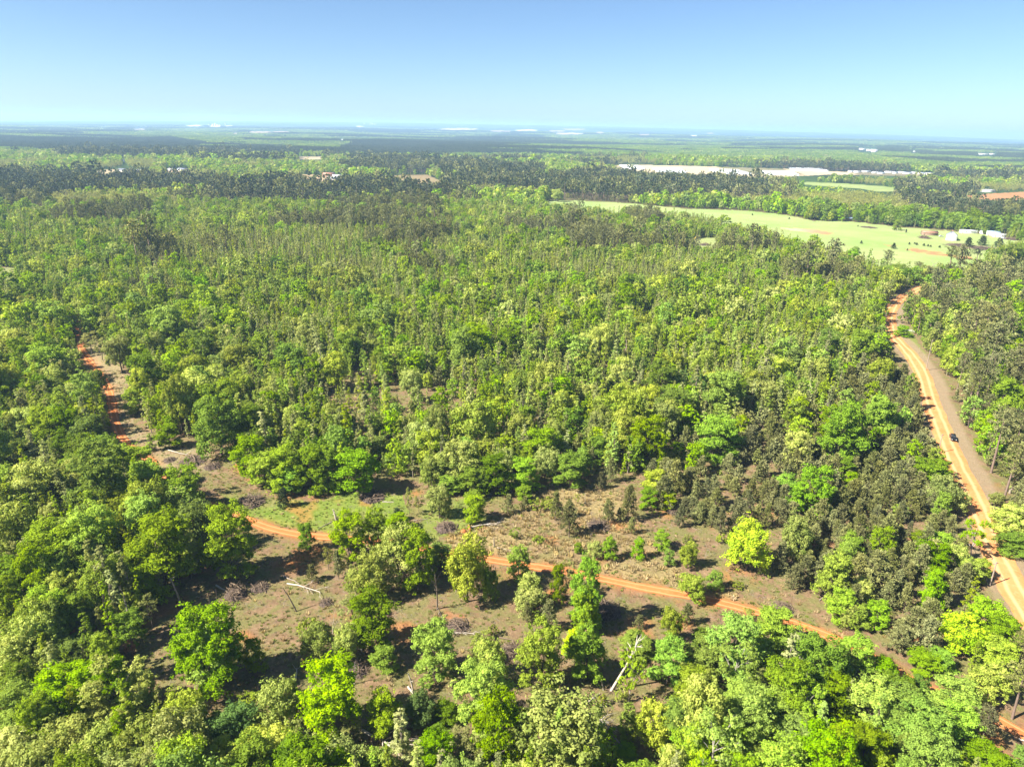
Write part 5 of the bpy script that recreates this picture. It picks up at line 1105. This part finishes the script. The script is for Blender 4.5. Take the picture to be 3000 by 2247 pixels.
# ------------------------------------------------------------------ stuff nobody would count: grass, weeds and twigs of the open ground
def open_ground():
    x, y, r = candidates(1.15, 92, 330); z = terrain(x, y); X, Y, zc = to_photo(x, y, z); Xw = X + 22 * (fbm(x / 6, y / 6, 9) - .5); ok, dr, sr = keep_off(x, y, r, Y); dt, _ = dist_to_path(x, y, track_q)
    m = any_of([OPEN_MAIN, STRIP, YOUNG_PINE, OPEN_TWO], Xw, Y) & (dt > 1.5) & (dr > 4.2); x, y, z, X, Y = x[m], y[m], z[m], X[m], Y[m]
    straw = any_of([STRAW], X, Y); lush = any_of([LUSH, MOWN], X, Y); clump = fbm(x / 5, y / 5, 333); rows_g = []; rows_t = []
    for i in range(len(x)):
        u = rg.uniform()
        if u < .30 + .55 * (clump[i] > .5) + .3 * straw[i]:
            k = 0 if (lush[i] and u < .6) else 1 if (straw[i] and rg.uniform() < .7) else int(rg.choice([0, 1, 2], p=[.42, .2, .38])); s_ = rg.uniform(.5, 1.5) * (1.2 if straw[i] else .8); rows_g.append((x[i], y[i], z[i], rg.uniform(0, 6.28), s_, s_ * rg.uniform(.7, 1.2), k))
        elif rg.uniform() < .16: s_ = rg.uniform(.5, 1.3); rows_t.append((x[i], y[i], z[i], rg.uniform(0, 6.28), s_, s_, int(rg.integers(2))))
    def tuft(seed, leaf, n=30, hh=.30):
        rng = np.random.default_rng(seed); mb = MB(); a = rng.uniform(0, 6.28, n); q = rng.uniform(0, .34, n); e = unit(np.stack([np.cos(a) * rng.uniform(.1, .9, n), np.sin(a) * rng.uniform(.1, .9, n), np.ones(n)], 1)); b = np.stack([np.cos(a) * q, np.sin(a) * q, np.zeros(n)], 1); L_ = rng.uniform(.5, 1.2, n)[:, None] * hh; sd = unit(np.cross(e, rng.normal(size=(n, 3)))) * .05
        V = np.stack([b - sd, b + sd, b + e * L_ + sd * .5, b + e * L_ - sd * .5], 1).reshape(-1, 3); mb.add(V, np.arange(4 * n).reshape(n, 4), 0, np.repeat(rng.uniform(0, 1, n), 4)); return mb.mesh("grass_tuft", leaf, tint=True)
    gr = foliage("grass_green", (.130, .185, .026), (.290, .330, .075), .2); gs = foliage("grass_straw", (.260, .200, .085), (.500, .390, .190), .15); gm = foliage("grass_dull", (.140, .135, .050), (.320, .280, .130), .2)
    scatter("grass", rows_g, [tuft(1, gr), tuft(2, gs, 30, .5), tuft(3, gm)])
    def twig(seed):
        rng = np.random.default_rng(seed); mb = MB()
        for i in range(9):
            c = rng.normal(0, .45, 3) * [1, 1, 0] + [0, 0, .05]; d = unit(rng.normal(size=3) * [1, 1, .15]); l = rng.uniform(.3, 1.1); mb.tube([c - d * l / 2, c + d * l / 2], [.025, .012], 3, cap=False)
        return mb.mesh("twigs", WOOD_GREY)
    scatter("twig_litter", rows_t, [twig(5), twig(6)])
open_ground()
# ------------------------------------------------------------------ what sets each tree apart
LOOK = {'g': "bright green feathery", 'n': "fresh green leafy", 'm': "mid green layered", 'd': "deep green dense", 'D': "dark green spreading", 'o': "yellow-green tasselled", 'O': "pale domed yellow-green", 'y': "thin pale-leaved", 'w': "bright green pale-limbed",
        'G': "vivid yellow-green", 's': "slim light green", 'q': "slim pale grey-green", 'p': "bushy olive", 't': "tall olive bare-stemmed", 'k': "tall dark", 'c': "dark conical", 'b': "leafless grey", 'B': "leafless whitish", 'h': "low leafy", 'r': "dead red-brown"}
NOUN = {'broadleaf_tree': 'broadleaf', 'oak_tree': 'oak', 'sapling': 'sapling', 'pine_tree': 'pine', 'cedar_tree': 'cedar', 'bare_tree': 'tree', 'shrub': 'shrub'}
CAT = {'broadleaf_tree': 'tree', 'oak_tree': 'tree', 'sapling': 'sapling', 'pine_tree': 'pine', 'cedar_tree': 'cedar', 'bare_tree': 'bare tree', 'shrub': 'shrub'}
MARKS = [("the black car", 2791, 1288), ("the pole below the black car", 2748, 1328), ("the road pole at far right", 2900, 1715), ("the white pipe gate", 2664, 972), ("the white farmhouse", 2786, 703), ("the rusty barn", 2722, 689), ("the red tin roof", 2588, 797),
         ("the lone pasture shed", 2486, 646), ("the long white log", 890, 1723), ("the clay root plate", 1374, 1552), ("the largest fallen tree", 1715, 2115), ("the leaning white snag", 1789, 2024), ("the upturned white stump", 985, 1524), ("the leaning pole-like snag", 868, 1791),
         ("the two clay clods", 700, 1372), ("the vivid yellow-green round tree", 2183, 1670), ("the big dark oak", 651, 1332), ("the twig-topped dead tree", 2119, 1893), ("the red-brown brush heap", 692, 1742), ("the brush below the leaning trunk", 1340, 1836), ("the mid-forest meadow", 2060, 720), ("the bottom brush pile", 1268, 2228)]
ONES = "zero one two three four five six seven eight nine ten eleven twelve thirteen fourteen fifteen sixteen seventeen eighteen nineteen".split(); TENS = "x x twenty thirty forty fifty sixty seventy eighty ninety".split()
def spell(n): return ONES[n] if n < 20 else TENS[n // 10] + ("-" + ONES[n % 10] if n % 10 else "") if n < 100 else "a-hundred"
def describe():
    RANK = ["nearest", "second", "third"]; items = []
    for root, cls, x, y, z, w, h in TREES:
        X, Y, zc = (float(v) for v in to_photo(x, y, z + h * .55)); best = min(MARKS, key=lambda q: math.hypot(X - q[1], Y - q[2])); dd = math.hypot(X - best[1], Y - best[2])
        dx, dy = X - best[1], Y - best[2]; dirn = ("right of" if dx > 0 else "left of") if abs(dx) > abs(dy) else ("in front of" if dy > 0 else "behind"); items.append((dd, root, cls, X, Y, best[0], dirn))
    items.sort(key=lambda q: q[0]); count = {}; taken = set()
    for dd, root, cls, X, Y, bn, dirn in items:
        nm = CLASS[cls][3]; k = (bn, dirn, cls); n = count.get(k, 0); count[k] = n + 1
        if dd < 300 and n < 3: lab = "%s %s, %s one %s %s" % (LOOK[cls], NOUN[nm], RANK[n], dirn, bn)
        else:
            a = min(99, max(0, int(X / 30))); b = min(99, max(0, int(Y / 22.47))); lab = "%s %s, %s percent across and %s percent down the photo" % (LOOK[cls], NOUN[nm], spell(a), spell(b))
        if lab in taken:
            for extra in ("wider one", "narrower one", "upper one", "lower one", "partly hidden one", "taller one", "shorter one", "hindmost one"):
                if lab + ", " + extra not in taken: lab = lab + ", " + extra; break
        taken.add(lab); tag(root, lab, CAT[nm], "%s stands of the woods" % NOUN[nm])
describe()
# ------------------------------------------------------------------ the air: one closed box of thin haze round the camera and the whole country
def build_haze():
    mb = MB(); S = 26500.0; z0, z1 = -80.0, 215.0
    mb.box((0, 0, (z0 + z1) / 2), (2 * S, 2 * S, z1 - z0))
    m, N, L, out = mat("haze_air")
    v = N.new("ShaderNodeVolumePrincipled"); v.inputs["Color"].default_value = (.46, .70, 1.0, 1); v.inputs["Density"].default_value = 0.9e-4; v.inputs["Anisotropy"].default_value = .1
    L.new(v.outputs[0], out.inputs["Volume"])
    o = mb.obj("haze", m); tag(o, kind="stuff"); return o
build_haze()
